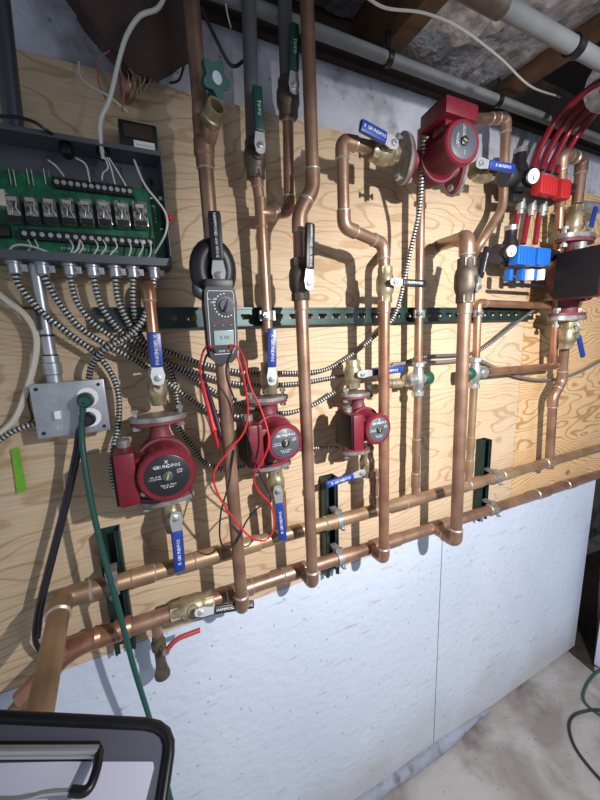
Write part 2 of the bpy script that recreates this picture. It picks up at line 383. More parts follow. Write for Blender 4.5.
# caulk bead along the floor
pts = [V((x, -0.004, 0.012)) for x in [X0 + 0.1 * i for i in range(0, 60)] if x < P(500, 702).x]
mb = MB(); nn = len(pts); mb.sweep(pts, 0.03, 10, radf=lambda i: (0.028 + 0.006 * math.sin(i * 2.1) * math.sin(i * 0.7)) * min(1, .25 + (nn - 1 - i) * .28)); structure(mb.build('trim_1', 'caulk'))
# slab edge and recess
a = F(569, 650); b_ = F(594, 671); a_recess, b_recess = a.copy(), b_.copy()
structure(MB().box((a + b_) / 2 + V((0, 0, 0.004)), (b_ - a) * 0.5, V((0.012, 0.006, 0)), V((0, 0, 0.004))).build('trim_2', 'plate', smooth=False))
# ------------------------------------------------------------------ ceiling
ZJ = Z_WT + 0.045
structure(slab('trim_3', (X0, 0.0, Z_WT), (X1, 0.2, ZJ), 'plate'))            # sill plate
structure(slab('ceiling', (X0, -3.2, ZJ + 0.22), (X1, 0.2, ZJ + 0.24), 'subfloor'))
structure(slab('trim_4', (X0, 0.12, ZJ), (X1, 0.16, ZJ + 0.22), 'plate'))  # rim joist
def joist(px, py, label, wdt=0.05):
    x = P(px, py, 0.02).x
    o = slab('ceiling_joist', (x - wdt / 2, -2.6, ZJ), (x + wdt / 2, 0.118, ZJ + 0.218), 'joist'); tag(o, label, 'joist', 'floor joists overhead'); return x
xj = [joist(148, 20, 'dark floor joist overhead above the circuit board enclosure'),
      joist(392, 48, 'brown floor joist crossing above the blue pump valve handle at upper centre'),
      joist(507, 90, 'brown floor joist running over the red tubing at upper right')]
def foil(x0, x1, y0, y1, z, amp, label, name='foil_insulation'):
    mb = MB(); nx, ny = 26, 40; i0 = len(mb.v)
    for i in range(nx + 1):
        for j in range(ny + 1):
            x = x0 + (x1 - x0) * i / nx; y = y0 + (y1 - y0) * j / ny
            e = max(0.0, math.sin(math.pi * i / nx)) ** 0.5
            zz = z - amp * e * (0.6 + 0.25 * math.sin(j * 0.9 + i * 0.3) + 0.15 * math.sin(i * 1.3 + j * 2.1)) + random.uniform(-0.004, 0.004)
            mb.v.append(V((x, y, zz)))
    for i in range(nx):
        for j in range(ny):
            a = i0 + i * (ny + 1) + j; mb.f.append((a, a + 1, a + ny + 2, a + ny + 1)); mb.mi.append(0)
    n = len(mb.v)
    for k in range(n): mb.v.append(mb.v[k] + V((0, 0, 0.02)))
    mb.f += [tuple(reversed([q + n for q in f])) for f in mb.f[:nx * ny]]; mb.mi += [0] * (nx * ny)
    o = mb.build(name, 'foil', angle=25); return tag(o, label, 'insulation')
foil(xj[1] + 0.03, xj[2] - 0.03, -1.5, 0.11, ZJ + 0.03, 0.035, 'crinkled silver foil insulation between the two brown joists')
foil(xj[0] + 0.03, xj[1] - 0.03, -1.5, 0.11, ZJ + 0.15, 0.03, 'shadowed foil insulation above the tall riser pipes')

# ------------------------------------------------------------------ plumbing builders
def elbow_mb(mb, a, b, c, r, ln=None, k=1.16, bend=None):
    """fitting around the corner b between a and c"""
    ln = ln or r * 1.9; bend = bend or r * 1.6
    d1, d2 = (a - b).normalized(), (c - b).normalized()
    l1 = min(ln + bend * 0.4, (a - b).length * 0.9); l2 = min(ln + bend * 0.4, (c - b).length * 0.9)
    pts = fillet([b + d1 * l1, b, b + d2 * l2], bend, 6)
    mb.sweep(pts, r * k, 14)
    for d, l in ((d1, l1), (d2, l2)):
        mb.lathe(b + d * l, d, [(-r * .16, r * k * 1.03), (0, r * k * 1.05), (r * .18, r * 1.03)], 14, mi=1)
def coup_mb(mb, p, d, r, ln, k=1.16):
    d = d.normalized()
    mb.lathe(p - d * ln / 2, d, [(0, r * 1.02, 1), (r * .15, r * k, 1), (ln - r * .15, r * k, 0), (ln, r * 1.02, 1)], 14)
def pipe(label, pts, r, elbows=(), coups=(), mat='copper', fmat=None, name='copper_pipe', cat='pipe', bend=None, tees=(), group=None):
    """pts world; elbows = indexes of corner points; coups = list of (point index segment, t, length)"""
    pts = [V(p) for p in pts]; base = min(pts, key=lambda q: q.z)
    t = thing(name, label, cat, base, group)
    bend = bend or r * 1.6
    MB().sweep(fillet(pts, bend, 6), r, 16).build('tube', mat, t)
    for i in elbows:
        mb = MB(); elbow_mb(mb, pts[i - 1], pts[i], pts[i + 1], r, bend=bend); mb.build('elbow', [fmat or mat, 'solder'], t)
    for (i, q, ln) in coups:
        mb = MB(); coup_mb(mb, pts[i].lerp(pts[i + 1], q), pts[i + 1] - pts[i], r, ln); mb.build('coupling', [fmat or mat, 'solder'], t)
    for (p, d, r2, d2, ln2, ln) in tees:   # point, run direction, branch radius, branch direction, branch length, run length
        mb = MB(); coup_mb(mb, p, d, r, ln); d2 = d2.normalized()
        mb.lathe(p, d2, [(0, r2 * 1.2), (ln2, r2 * 1.18), (ln2 + r2 * .2, r2 * 1.02, 1)], 14); mb.build('tee', [fmat or mat, 'solder'], t)
    return t

def valve(label, c, axis, r, pivot, end, color, body='brass', stem=V((0, -1, 0)), txt=None, ln=0.075, name='ball_valve', hw=0.0102, group=None, lever='chrome', flip=False):
    """c: centre on the pipe; pivot / end: world points of the lever"""
    axis = axis.normalized(); t = thing(name, label, 'valve', c, group)
    h = ln / 2; R = r
    mb = MB()
    mb.lathe(c - axis * h, axis, [(0, R * 1.15), (0.006, R * 1.28), (h * .42, R * 1.28), (h * .5, R * 1.42), (h * .72, R * 1.6), (h * 1.28, R * 1.6), (h * 1.5, R * 1.42), (h * 1.58, R * 1.28), (2 * h - .006, R * 1.28), (2 * h, R * 1.15)], 18)
    mb.lathe(c - axis * h * 0.98, axis, [(0, R * 1.34), (h * .35, R * 1.34)], 6)
    mb.lathe(c + axis * h * 0.63, axis, [(0, R * 1.34), (h * .35, R * 1.34)], 6)
    sd = (pivot - c); sd = sd - axis * sd.dot(axis)
    if sd.length < 0.005: sd = stem * 0.01
    sd = sd.normalized()
    mb.lathe(c + sd * R * 1.1, sd, [(0, R * .75), (R * .7, R * .7)], 12)
    mb.build('valve_body', body, t)
    d = end - pivot; L = d.length; dn = d.normalized(); sn = V((0, -1, 0)) if abs(dn.y) < .8 else V((-1, 0, 0))
    toC = V((CX, CY, CZ)) - pivot
    sn = sd - dn * sd.dot(dn); sn = sn.normalized() if sn.length > .2 else V((0, -1, 0))
    wv = dn.cross(sn).normalized()
    mb = MB().cyl(c + sd * R * 1.5, pivot + sn * 0.002, 0.0045, n=10); mb.build('stem', 'brass', t)
    mb = MB()
    gl = 0.77                                   # grip share of the lever length
    poly = [pivot - dn * .012 + wv * hw * .8, pivot - dn * .015, pivot - dn * .012 - wv * hw * .8, pivot + dn * .004 - wv * hw * 1.15, pivot + dn * L * (1.05 - gl) - wv * hw * .75, pivot + dn * L * (1.05 - gl) + wv * hw * .75, pivot + dn * .004 + wv * hw * 1.15]
    mb.prism([p - sn * .0012 for p in poly], sn * .0026)
    lv = mb.build('lever', lever, t, smooth=False)
    MB().lathe(pivot + sn * .0014, sn, [(0, .0065), (.005, .0062), (.0055, .003), (.008, .003)], 6).build('stem_nut', 'nickel', t)
    g0 = pivot + dn * L * (1 - gl); gc = (g0 + end) / 2; hl = L * gl / 2
    gp = MB().box(gc, dn * hl, wv * hw, sn * 0.0058, bev=.0052)
    go = gp.build('grip', color, t)
    if txt:
        up = wv; rt = dn
        if flip: rt = -dn
        nr = rt.cross(up)
        if nr.dot(sn) < 0: up = -up
        text_obj(txt, gc + sn * .0062, rt, up, min(.0095, 2 * hl / (len(txt) * .74)), 'white', go)
    return t

def flange_mb(mb, c, f, b, t, hl, hw, mi=0):
    """rhomboid flange plate of thickness t at c, normal f, long axis b"""
    wv = f.cross(b).normalized(); poly = []
    for k in range(28):
        a = 2 * math.pi * k / 28; ca, sa = math.cos(a), math.sin(a)
        q = (abs(ca) ** 1.35) * (1 if ca > 0 else -1), (abs(sa) ** 0.9) * (1 if sa > 0 else -1)
        poly.append(c + b * hl * q[0] + wv * hw * q[1])
    mb.prism(poly, f * t, mi)

def pump(label, c, f, m, b, s=1.0, dial='dial', box_cap=True, rot=0.0, name='circulator_pump', mlen=1.0, mr=1.0, bd=.044):
    """c: centre of pump on pipe axis, f: flow direction, m: motor direction, b: terminal box side"""
    t = thing(name, label, 'pump', c, None)
    F2 = 0.0825 * s
    mb = MB()
    for sg in (-1, 1):
        d = f * sg
        flange_mb(mb, c + d * (F2 - .007 * s), d, b, .007 * s, .052 * s, .031 * s)
        mb.lathe(c + d * .028 * s, d, [(0, .030 * s), (.02 * s, .022 * s), (.034 * s, .018 * s), (F2 - .035 * s, .0195 * s), (F2 - .028 * s, .026 * s)], 18)
    mb.lathe(c - m * .036 * s, m, [(0, .022 * s), (.006 * s, .040 * s), (.02 * s, .048 * s), (.045 * s, .050 * s), (.058 * s, .047 * s), (.062 * s, .052 * s), (.07 * s, .052 * s)], 26)
    mb.build('pump_body', 'redcast', t)
    for sg in (-1, 1):
        d = f * sg; mb = MB()
        flange_mb(mb, c + d * F2, d, b, .009 * s, .055 * s, .033 * s); mb.build('pipe_flange', 'flange', t)
        for q in (-1, 1):
            p = c + d * (F2 - .018 * s) + b * (.042 * s * q)
            MB().lathe(p, d, [(0, .0075 * s), (.007 * s, .0075 * s), (.0072 * s, .004 * s), (.036 * s, .004 * s), (.0362 * s, .0075 * s), (.042 * s, .0075 * s)], 6).build('flange_bolt', 'nickel', t)
    mz = (.105 * mlen) * s
    mb = MB()
    mb.lathe(c + m * .034 * s, m, [(0, .047 * s), (.01 * s, .0445 * s * mr), (mz - .034 * s - .014 * s, .0445 * s * mr), (mz - .034 * s - .012 * s, .050 * s * mr), (mz - .034 * s - .004 * s, .050 * s * mr), (mz - .034 * s, .0465 * s * mr), (mz - .034 * s, .038 * s * mr)], 32)
    mb.build('motor_housing', 'red', t)
    fc = c + m * (mz + .0005)
    dm = MB().lathe(fc - m * .002, m, [(0, .0385 * s * mr), (.0025, .0385 * s * mr), (.003, .0375 * s * mr)], 32).build('dial_plate', dial, t)
    MB().lathe(fc + m * .0008, m, [(0, .0095 * s), (.004 * s, .009 * s), (.005 * s, .007 * s)], 16).build('vent_cap', 'dial2' if dial == 'dial' else 'dial', t)
    rt = f.cross(m).normalized() * -1
    rt = m.cross(f).normalized() * -1 if False else f.cross(m).normalized()
    up = f
    if rot: q = Matrix.Rotation(rot, 3, m); rt = q @ rt; up = q @ up
    MB().box(fc + m * .0062 * s, (rt * .3 + up).normalized() * .005 * s, rt * .0012 * s, m * .0008 * s).build('vent_slot', 'yellow', t)
    text_obj('GRUNDFOS', fc + m * .0016 + up * .018 * s, rt, up, .0088 * s, 'white', t)
    text_obj('X', fc + m * .0016 + up * .026 * s, rt, up, .009 * s, 'white', t)
    text_obj('UPS 15-58\n1~115V 60Hz', fc + m * .0016 - rt * .0205 * s - up * .001 * s, rt, up, .0042 * s, 'white', t)
    text_obj('0.75A\n87W', fc + m * .0016 + rt * .021 * s + up * .006 * s, rt, up, .0045 * s, 'white', t)
    text_obj('Class H  TF110\n8 uF 180V', fc + m * .0016 - up * .019 * s, rt, up, .0044 * s, 'white', t)
    # terminal box
    bc = c + b * (.066 * s) + m * (.056 * s)
    mb = MB(); mb.box(bc, b * .017 * s, f * .049 * s, m * bd * s, bev=.006 * s)
    mb.box(c + b * .042 * s + m * .06 * s, b * .014 * s, f * .032 * s, m * .022 * s, bev=.004 * s)
    tb = mb.build('terminal_box', 'red', t)
    MB().box(bc + b * .0165 * s - m * .003 * s, b * .004 * s, f * .047 * s, m * (bd - .003) * s, bev=.0025 * s).build('side_cover', 'boxblack', tb)
    MB().cyl(bc + f * .048 * s - m * .012 * s, bc + f * .062 * s - m * .012 * s, .012 * s).build('cable_gland', 'flange', tb)
    return t

# ------------------------------------------------------------------ strut
def strut(label, p0, p1, wdt, dep, slots=0, name='strut_channel', n=V((0, -1, 0))):
    """slotted steel channel, lying against the board, slots towards the room"""
    d = (p1 - p0).normalized(); L = (p1 - p0).length; wv = d.cross(n).normalized(); t = thing(name, label, 'bracket', (p0 + p1) / 2)
    mb = MB(); th = .0025; c = (p0 + p1) / 2
    # face made of slats between the slots
    if slots:
        pitch = L / slots; sl = pitch * .58; sh = wdt * .15
        for s in (-1, 1): mb.box(c + n * (dep - th / 2) + wv * s * (wdt / 4 + sh / 2 ), d * L / 2, wv * (wdt / 4 - sh / 2), n * th / 2)
        for k in range(slots + 1):
            x0 = max(0, k * pitch - (pitch - sl) / 2); x1 = min(L, k * pitch + (pitch - sl) / 2)
            mb.box(p0 + d * (x0 + x1) / 2 + n * (dep - th / 2), d * (x1 - x0) / 2, wv * sh, n * th / 2)
    else:
        for s in (-1, 1): mb.box(c + n * (dep - th / 2) + wv * s * wdt * .38, d * L / 2, wv * wdt * .12, n * th / 2)
        mb.box(c + n * th / 2, d * L / 2, wv * wdt / 2, n * th / 2)
    for s in (-1, 1):
        mb.box(c + n * dep / 2 + wv * s * (wdt / 2), d * L / 2, wv * th / 2, n * dep / 2)
        mb.box(c + n * (dep + .0015) + wv * s * (wdt / 2 - .002), d * L / 2, wv * .002, n * .002)
    mb.build('channel', 'strut', t, smooth=False)
    return t

F_ = 0.128; B_ = 0.066        # stand-off of front risers / of headers and pump lines
zs = CZ + 0.048
xa, xb = P(94, 320, .03).x, P(533, 320, .03).x
strut('long horizontal dark green slotted strut channel across the middle of the board', V((xa, 0, zs)), V((xb, 0, zs)), .041, .030, 34)
VS = []
for (px, y0, y1, lab) in ((117, 531, 655, 'vertical dark green strut behind the leftmost end of the headers'), (332, 478, 576, 'vertical dark green strut under the horizontal blue valve handle'), (485, 441, 519, 'vertical dark green strut at the right, behind both headers')):
    xm = P(px, (y0 + y1) / 2, .03).x; ztop, zbot = P(px, y0, .03).z, P(px, y1, .03).z
    strut(lab, V((xm, 0, ztop)), V((xm, 0, zbot)), .041, .030); VS.append(xm)

# ------------------------------------------------------------------ headers
RH = 0.0178
up_pts = [(38, 722, .33), (62, 598, .085), (170, 568, B_), (290, 533, B_), (450, 490, B_), (505, 470, B_), (527, 466, B_), (545, 462, B_), (606, 446, B_)]
hp = [P(*q) for q in up_pts]
zh = (hp[2].z + hp[4].z) / 2
ht = V((0, 0, .039)); 
pipe('upper copper header pipe, bending down towards the clipboard at its left end', [hp[0], hp[1], hp[2], hp[3], hp[4], hp[8]], RH, elbows=(1,), mat='copper_tan',
     coups=[(1, .72, .05), (2, .28, .06), (2, .62, .055), (3, .22, .05), (3, .72, .07), (4, .12, .07), (4, .30, .07), (4, .56, .06)], bend=.035)
lo = [P(*q) for q in [(8, 722, B_ + .02), (72, 646, B_), (110, 634, B_), (182, 610, B_), (300, 570, B_), (455, 521, B_), (606, 472, B_)]]
pipe('lower copper header pipe, running just above the white panels', lo, RH, elbows=(), bend=.03, mat='copper',
     coups=[(3, .12, .05), (3, .45, .07), (3, .95, .07), (4, .25, .05), (4, .52, .07), (4, .9, .07), (5, .2, .05), (5, .5, .08), (5, .7, .06)])
# reddish new fittings at the left end of the lower header
t = thing('copper_fitting_group', 'bright new copper elbows and coupling left of the hose valve', 'pipe fitting', lo[1])
t.name = 'copper_fitting'
mb = MB(); mb.sweep(fillet([P(22, 700, B_ + .018), lo[1] , P(118, 631, B_)], .04, 8), RH * 1.17, 16); mb.build('elbow', 'copper_new', t)
for q, q2 in (((66, 650), (72, 645)), ((94, 638), (101, 636)), ((116, 631), (123, 628)), ((124, 628), (131, 626))):
    a, b_ = P(*q, B_), P(*q2, B_); MB().lathe(a, b_ - a, [(0, RH * 1.2), (.003, RH * 1.32), ((b_ - a).length, RH * 1.2)], 16).build('sleeve_rim', 'copper_new', t)

# clamps on the struts
def clamp(label, c, r, d=V((1, 0, 0)), wdt=.022):
    t = thing('pipe_clamp', label, 'clamp', c); n = V((0, -1, 0)); u = V((0, 0, 1))
    mb = MB(); mb.lathe(c - d * wdt / 2, d, [(0, r * 1.13), (.0008, r * 1.24), (wdt - .0008, r * 1.24), (wdt, r * 1.13)], 20)
    if d.z > .9: u = V((1, 0, 0))
    mb.box(c + u * (r * 1.35), d * wdt / 2, u * r * .35, n * .003); mb.box(c + u * (r * 1.2) - n * (r * 1.1), d * wdt * .45, u * .004, n * r * .9)
    mb.box(c - u * (r * 1.25) , d * wdt / 2, u * r * .25, n * .003)
    mb.build('strap', 'flange', t)
    MB().lathe(c - u * r * .8 + n * r * 1.15, n, [(0, .0065), (.006, .0065), (.0065, .003), (.013, .003)], 6).build('clamp_screw', 'nickel', t)
def on_line(line, x):
    for a, b in zip(line, line[1:]):
        if a.x <= x <= b.x: return a.lerp(b, (x - a.x) / (b.x - a.x))
    return line[-1]
upl = [hp[1], hp[2], hp[3], hp[4], hp[8]]; lol = lo[1:]
for x, nm in zip(VS, ('leftmost', 'middle', 'rightmost')):
    for ln, h in ((upl, 'upper'), (lol, 'lower')):
        if nm == 'leftmost' and h == 'lower': continue
        q = on_line(ln, x); clamp('steel strap clamping the %s header to the %s vertical strut' % (h, nm), q, RH)

# ------------------------------------------------------------------ front risers
def low_elbow(px, py, off=F_):
    """bottom of a front riser, turning back into the lower header"""
    a = P(px, py, off); return a, on_line(lol, a.x)
def riser_end(px, py, r):
    a = P(px, py, F_); h = on_line(lol, a.x); b = V((a.x, a.y, h.z)); return b, V((a.x, h.y - RH * .2, h.z))
R1 = .0142
# riser 1
e, h1 = riser_end(241, 588, R1)
pipe('leftmost tall copper riser, carrying the clamp meter and the teal-handled drain', [P(189, -25, F_), P(205, 160, F_), e, h1], R1, elbows=(2,), coups=[(0, .97, .05), (0, .82, .04)], mat='copper')
# riser 5 with an offset
e5, h5 = riser_end(312, 560, R1)
pipe('tall copper riser with an S bend above the vertical black lever', [P(306, -25, F_), P(313, 188, F_), P(299, 214, F_), P(300, 262, F_)], R1 * .98, elbows=(1, 2), mat='copper')
pipe('straight copper riser below the vertical black lever, in front of both headers', [P(301, 297, F_), e5, h5], R1, elbows=(1,), coups=[(0, .02, .03)], mat='copper')
# riser 6
e6, h6 = riser_end(384, 537, R1)
P4o = .15
pipe('copper pipe stepping from the top pump union down to the horizontal black lever', [P(372, 148, P4o), P(342, 141, P4o), P(344, 227, P4o - .005), P(383, 244, F_), P(384, 268, F_)], R1 * .92, elbows=(1, 2, 3), mat='copper')
pipe('straight copper riser below the horizontal black lever', [P(384, 301, F_), e6, h6], R1, elbows=(1,), coups=[(0, .02, .03)], mat='copper_new')
# riser 8
R8 = .0172
e8 = P(457, 516, .155); h8 = on_line(lol, e8.x); e8.z = h8.z
pipe('thick copper elbow pipe entering the board above the dark valve beside the manifold', [P(440, 245, .0), P(467, 237, .16), P(467, 262, .16)], R8, elbows=(1,), mat='copper')
pipe('thick straight copper riser in front of both headers at the right', [P(465, 300, .16), e8, h8], R8, elbows=(1,), coups=[(0, .03, .03)], mat='copper')
for e, n in ((h1, 'leftmost'), (h5, 'second'), (h6, 'third'), (h8, 'rightmost')):
    pass
# ------------------------------------------------------------------ back risers
R2 = .0118
q3t = [P(248, -25, B_), P(253, 150, B_)]
pipe('grey upper riser pipe with a green valve lever, second from the left', q3t, .0145, mat='greypipe', name='grey_pipe')
pipe('copper pipe dropping from the lower green-levered valve to the left middle pump valve', [P(256, 172, B_), P(261, 212, B_), P(269, 352, B_)], R2, coups=[(0, .2, .03), (1, .93, .04)], tees=[(P(261, 213, B_), V((0, 0, 1)), R2, V((1, 0, 0)), .03, .06)])
pipe('grey upper pipe with the highest green lever, third from the left', [P(284, -25, B_), P(287, 84, B_)], .0150, mat='greypipe', name='grey_pipe')
pipe('narrow copper pipe below the highest green lever, elbowing left into a tee', [P(288, 118, B_), P(289, 211, B_), P(267, 214, B_)], R2, elbows=(1,), coups=[(0, .01, .015)])
pipe('dark copper pipe dropping from the ceiling into the board above the enclosure', [P(118, -30, .03), P(128, 92, .03), P(128, 96, 0)], R2, elbows=(1,), mat='copper')
# pump 1 line
pipe('copper pipe coming out from under the circuit board enclosure to the far left pump', [P(147, 288, .0), P(148, 286, B_ - .01), P(153, 335, B_), P(155, 364, B_)], R2, elbows=(1,), mat='copper_new')
def down_to_header(px, py, r, label, mat='copper', coups=()):
    a = P(px, py, B_); h = on_line(upl, a.x); return pipe(label, [a, V((a.x + (0), a.y, h.z + RH * .8))], r, coups=coups, mat=mat)
down_to_header(176, 528, R2 * 1.05, 'short copper stub between the far left pump valve and the header')
down_to_header(281, 492, R2 * 1.05, 'short copper stub below the left middle pump')
down_to_header(374, 470, R2 * 1.05, 'short copper stub below the right middle pump, beside the horizontal blue lever', coups=[(0, .25, .02), (0, .8, .025)])
# mixing valve lines
a7 = P(418, 388, B_); h7 = on_line(upl, a7.x)
pipe('long copper pipe rising from the first mixing valve past the top pump', [P(422, 130, B_), P(418, 366, B_)], R2, coups=[(0, .97, .02)])
pipe('copper drop below the first mixing valve to the upper header', [P(418, 396, B_), V((a7.x, a7.y, h7.z + RH))], R2, coups=[(0, .5, .05), (0, .85, .05)])
a9 = P(474, 384, B_); h9 = on_line(upl, a9.x)
pipe('copper pipe rising from the second mixing valve and turning right under the manifold', [P(476, 362, B_), P(478, 303, B_), P(549, 306, B_)], R2, elbows=(1,), mat='copper_new')
pipe('copper drop below the second mixing valve to the upper header', [P(474, 386, B_), V((a9.x, a9.y, h9.z + RH))], R2, coups=[(0, .6, .05), (0, .85, .05)], mat='copper_tan')
pipe('horizontal copper pipe from the second mixing valve to the right pump line', [P(487, 372, B_), P(557, 366, B_)], R2 * 1.1, mat='copper_new')
pipe('copper supply elbow hidden behind the riser, feeding the first mixing valve', [P(402, 383, B_), P(383, 384, B_), P(384, 262, B_), P(384, 250, .0)], R2, elbows=(1,), coups=[(0, .25, .03)], fmat='brass')

# top pump right side and slanting pipe
pipe('copper pipe behind the top pump, turning down beside the blue lever and slanting left', [P(478, 119, .07), P(506, 118, .07), P(503, 208, .07), P(478, 247, .055), P(470, 262, 0)], .0135, elbows=(1,), coups=[(0, .55, .03)], bend=.03)
# right pump lines
R11 = .0165
pipe('copper arch at the right that rises beside the red manifold caps', [P(577, 204, .10), P(582, 160, .10), P(562, 154, .10), P(560, 206, .075)], R11, elbows=(1, 2), mat='copper')
pipe('shiny copper pipe falling from the arch behind the right pump', [P(560, 208, .075), P(553, 366, B_)], .0125, mat='copper_new')
h11 = on_line(lol, P(548, 470, B_).x)
pipe('copper pipe with a small jog below the right pump', [P(565, 340, .085), P(562, 380, B_), P(553, 397, B_), P(549, 468, B_)], R11 * .95, elbows=(1, 2), mat='copper')
pipe('horizontal galvanised pipe stub entering from the right edge above the right pump', [P(582, 206, .10), P(612, 209, .10)], .017, mat='galv', name='steel_pipe')

UZ = V((0, 0, 1))
def at_z(a, b, z): return a.lerp(b, (z - a.z) / (b.z - a.z))
for (a_, b2, lab) in ((P(261, 212, B_), P(269, 352, B_), 'small strap fixing the left middle pump supply pipe to the long strut'),
                      (P(422, 130, B_), P(418, 366, B_), 'small strap fixing the pipe above the first mixing valve to the long strut'),
                      (P(478, 303, B_), P(476, 362, B_), 'small strap fixing the pipe above the second mixing valve to the long strut')):
    clamp(lab, at_z(a_, b2, zs), R2, UZ, .022)
# ------------------------------------------------------------------ drain valve on riser 1
c = P(206, 138, F_); mo = P(216, 108, F_ + .055)
t = thing('drain_valve', 'old hose bibb with a teal handwheel on the leftmost riser', 'valve', c)
mb = MB(); mb.lathe(P(204.5, 158, F_), P(203, 118, F_) - P(204.5, 158, F_), [(0, .0150), (.004, .0185), (.03, .0185), (.034, .016), (.06, .016), (.064, .0185), (.085, .0185), (.088, .015)], 18); mb.build('tee', ['copper'], t)
e1 = P(211, 128, F_ + .03)
mb = MB(); mb.sweep(fillet([c + V((0, 0, -.01)), e1, P(213, 112, F_ + .04)], .02), .0145, 14); mb.build('branch', 'copper', t)
a, b_ = P(209, 121, F_ + .035), P(217, 106, F_ + .065)
mb = MB(); mb.lathe(a, b_ - a, [(0, .016), (.005, .019), (.014, .019), (.016, .0165), ((b_ - a).length, .0165), ((b_ - a).length, .0115), ((b_ - a).length - .02, .0105)], 18, caps=False); mb.build('outlet', 'brass', t)
MB().cyl(P(211, 112, F_ + .035), P(214, 84, F_ + .045), .010, .008).build('bonnet', 'teal', t)
wc = P(215, 79, F_ + .055); wn = (V((CX, CY, CZ)) - wc).normalized() + V((.5, 0, .35)); wn.normalize(); u, w_, _ = basis(wn)
mb = MB(); R_ = .023; ring = []
poly = []
for k in range(48):
    a = 2 * math.pi * k / 48; rr = R_ * (1 + .2 * math.cos(5 * a)); poly.append(wc + u * rr * math.cos(a) + w_ * rr * math.sin(a) - wn * .005)
mb.prism(poly, wn * .010); mb.build('handwheel', 'teal', t)
MB().lathe(wc + wn * .004, wn, [(0, .010), (.003, .009)], 14).build('hub', 'galv', t)

# ------------------------------------------------------------------ ball valves
TXT = 'X GRUNDFOS'
UZ = V((0, 0, 1))
H = .042
def v_at(label, px, py, off, axis, r, piv, end, color, body='brass', ph=H, eh=None, **k):
    return valve(label, P(px, py, off), axis, r, P(*piv, off + ph), P(*end, off + (eh or ph)), color, body, **k)
v_at('black-levered valve on the leftmost riser, held above the clamp meter', 219, 272, F_, UZ, .0142, (219, 275), (214, 211), 'black', 'darkvalve', txt='HAMMOND 600 WOG', flip=True, hw=.0112)
v_at('valve with an upright black lever and dark body on the S bend riser', 300, 280, F_, UZ, .0150, (309, 283), (310, 223), 'black', 'darkvalve', ph=.036, ln=.088, txt='HAMMOND 600 WOG', flip=True)
v_at('valve whose black lever points right, above the straight riser', 385, 285, F_, UZ, .0135, (395, 282), (425, 284), 'black', 'brass', ph=.034, ln=.085, txt='HAMMOND', hw=.009)
v_at('dark valve with an upright black lever on the thick riser beside the manifold', 466, 281, .16, UZ, .0185, (478, 287), (487, 247), 'black', 'darkvalve', ph=.03, txt='HAMMOND', ln=.115)
v_at('valve with a green lever on the second grey pipe from the left', 255, 160, B_, UZ, .0150, (260, 146), (257, 86), 'green', 'darkvalve', ph=.038, txt='TOYO', flip=True)
v_at('valve with the highest green lever on the third grey pipe', 288, 99, B_, UZ, .0155, (294, 86), (294, 24), 'green', 'darkvalve', ph=.038, txt='TOYO', flip=True)
v_at('isolation valve above the far left pump with its blue lever pointing up', 157, 387, B_, UZ, .0125, (158, 378), (154, 332), 'blue', 'brass', txt=TXT, flip=True, hw=.0118)
v_at('isolation valve below the far left pump with its blue lever pointing down', 172, 515, B_, UZ, .0135, (176, 518), (180, 571), 'blue', 'brass', txt=TXT, flip=True, hw=.0118)
v_at('isolation valve above the left middle pump with its blue lever pointing up', 269, 378, B_, UZ, .0135, (272, 379), (272, 328), 'blue', 'brass', txt=TXT, flip=True)
v_at('isolation valve below the left middle pump with its blue lever pointing down', 276, 483, B_, UZ, .0135, (278, 491), (283, 540), 'blue', 'brass', txt=TXT, flip=True)
v_at('isolation valve above the right middle pump with its blue lever pointing right', 353, 374, B_, UZ, .0145, (362, 374), (403, 369), 'blue', 'brass', ph=.034, txt=TXT, hw=.009)
v_at('isolation valve below the right middle pump with its blue lever pointing left', 367, 464, B_, UZ, .0135, (361, 473), (326, 485), 'blue', 'brass', ph=.036, txt=TXT, flip=True, hw=.009)
AX = V((1, 0, 0))
vd = (P(398, 155, P4o) - P(372, 148, P4o)).normalized()
valve('top left isolation valve with a raised blue lever against the white wall', P(383, 152, P4o), AX, .0165, P(393, 143, P4o + .04), P(360, 125, P4o + .045), 'blue', 'brass', txt=TXT, hw=.0115, ln=.07, flip=True)
valve('top right isolation valve with a blue lever crossing in front of a copper pipe', P(482, 172, P4o - .02), AX, .0165, P(480, 163, P4o + .03), P(514, 169, P4o + .03), 'blue', 'brass', txt=TXT, hw=.0105, ln=.07)
v_at('isolation valve below the right edge pump with a bent blue lever', 567, 335, .10, UZ, .019, (577, 329), (583, 357), 'blue', 'brass', ph=.03, ln=.10, hw=.009)
v_at('isolation valve above the right edge pump with an upright blue lever', 574, 222, .10, UZ, .019, (589, 234), (596, 207), 'blue', 'brass', ph=.045, ln=.10, hw=.009)

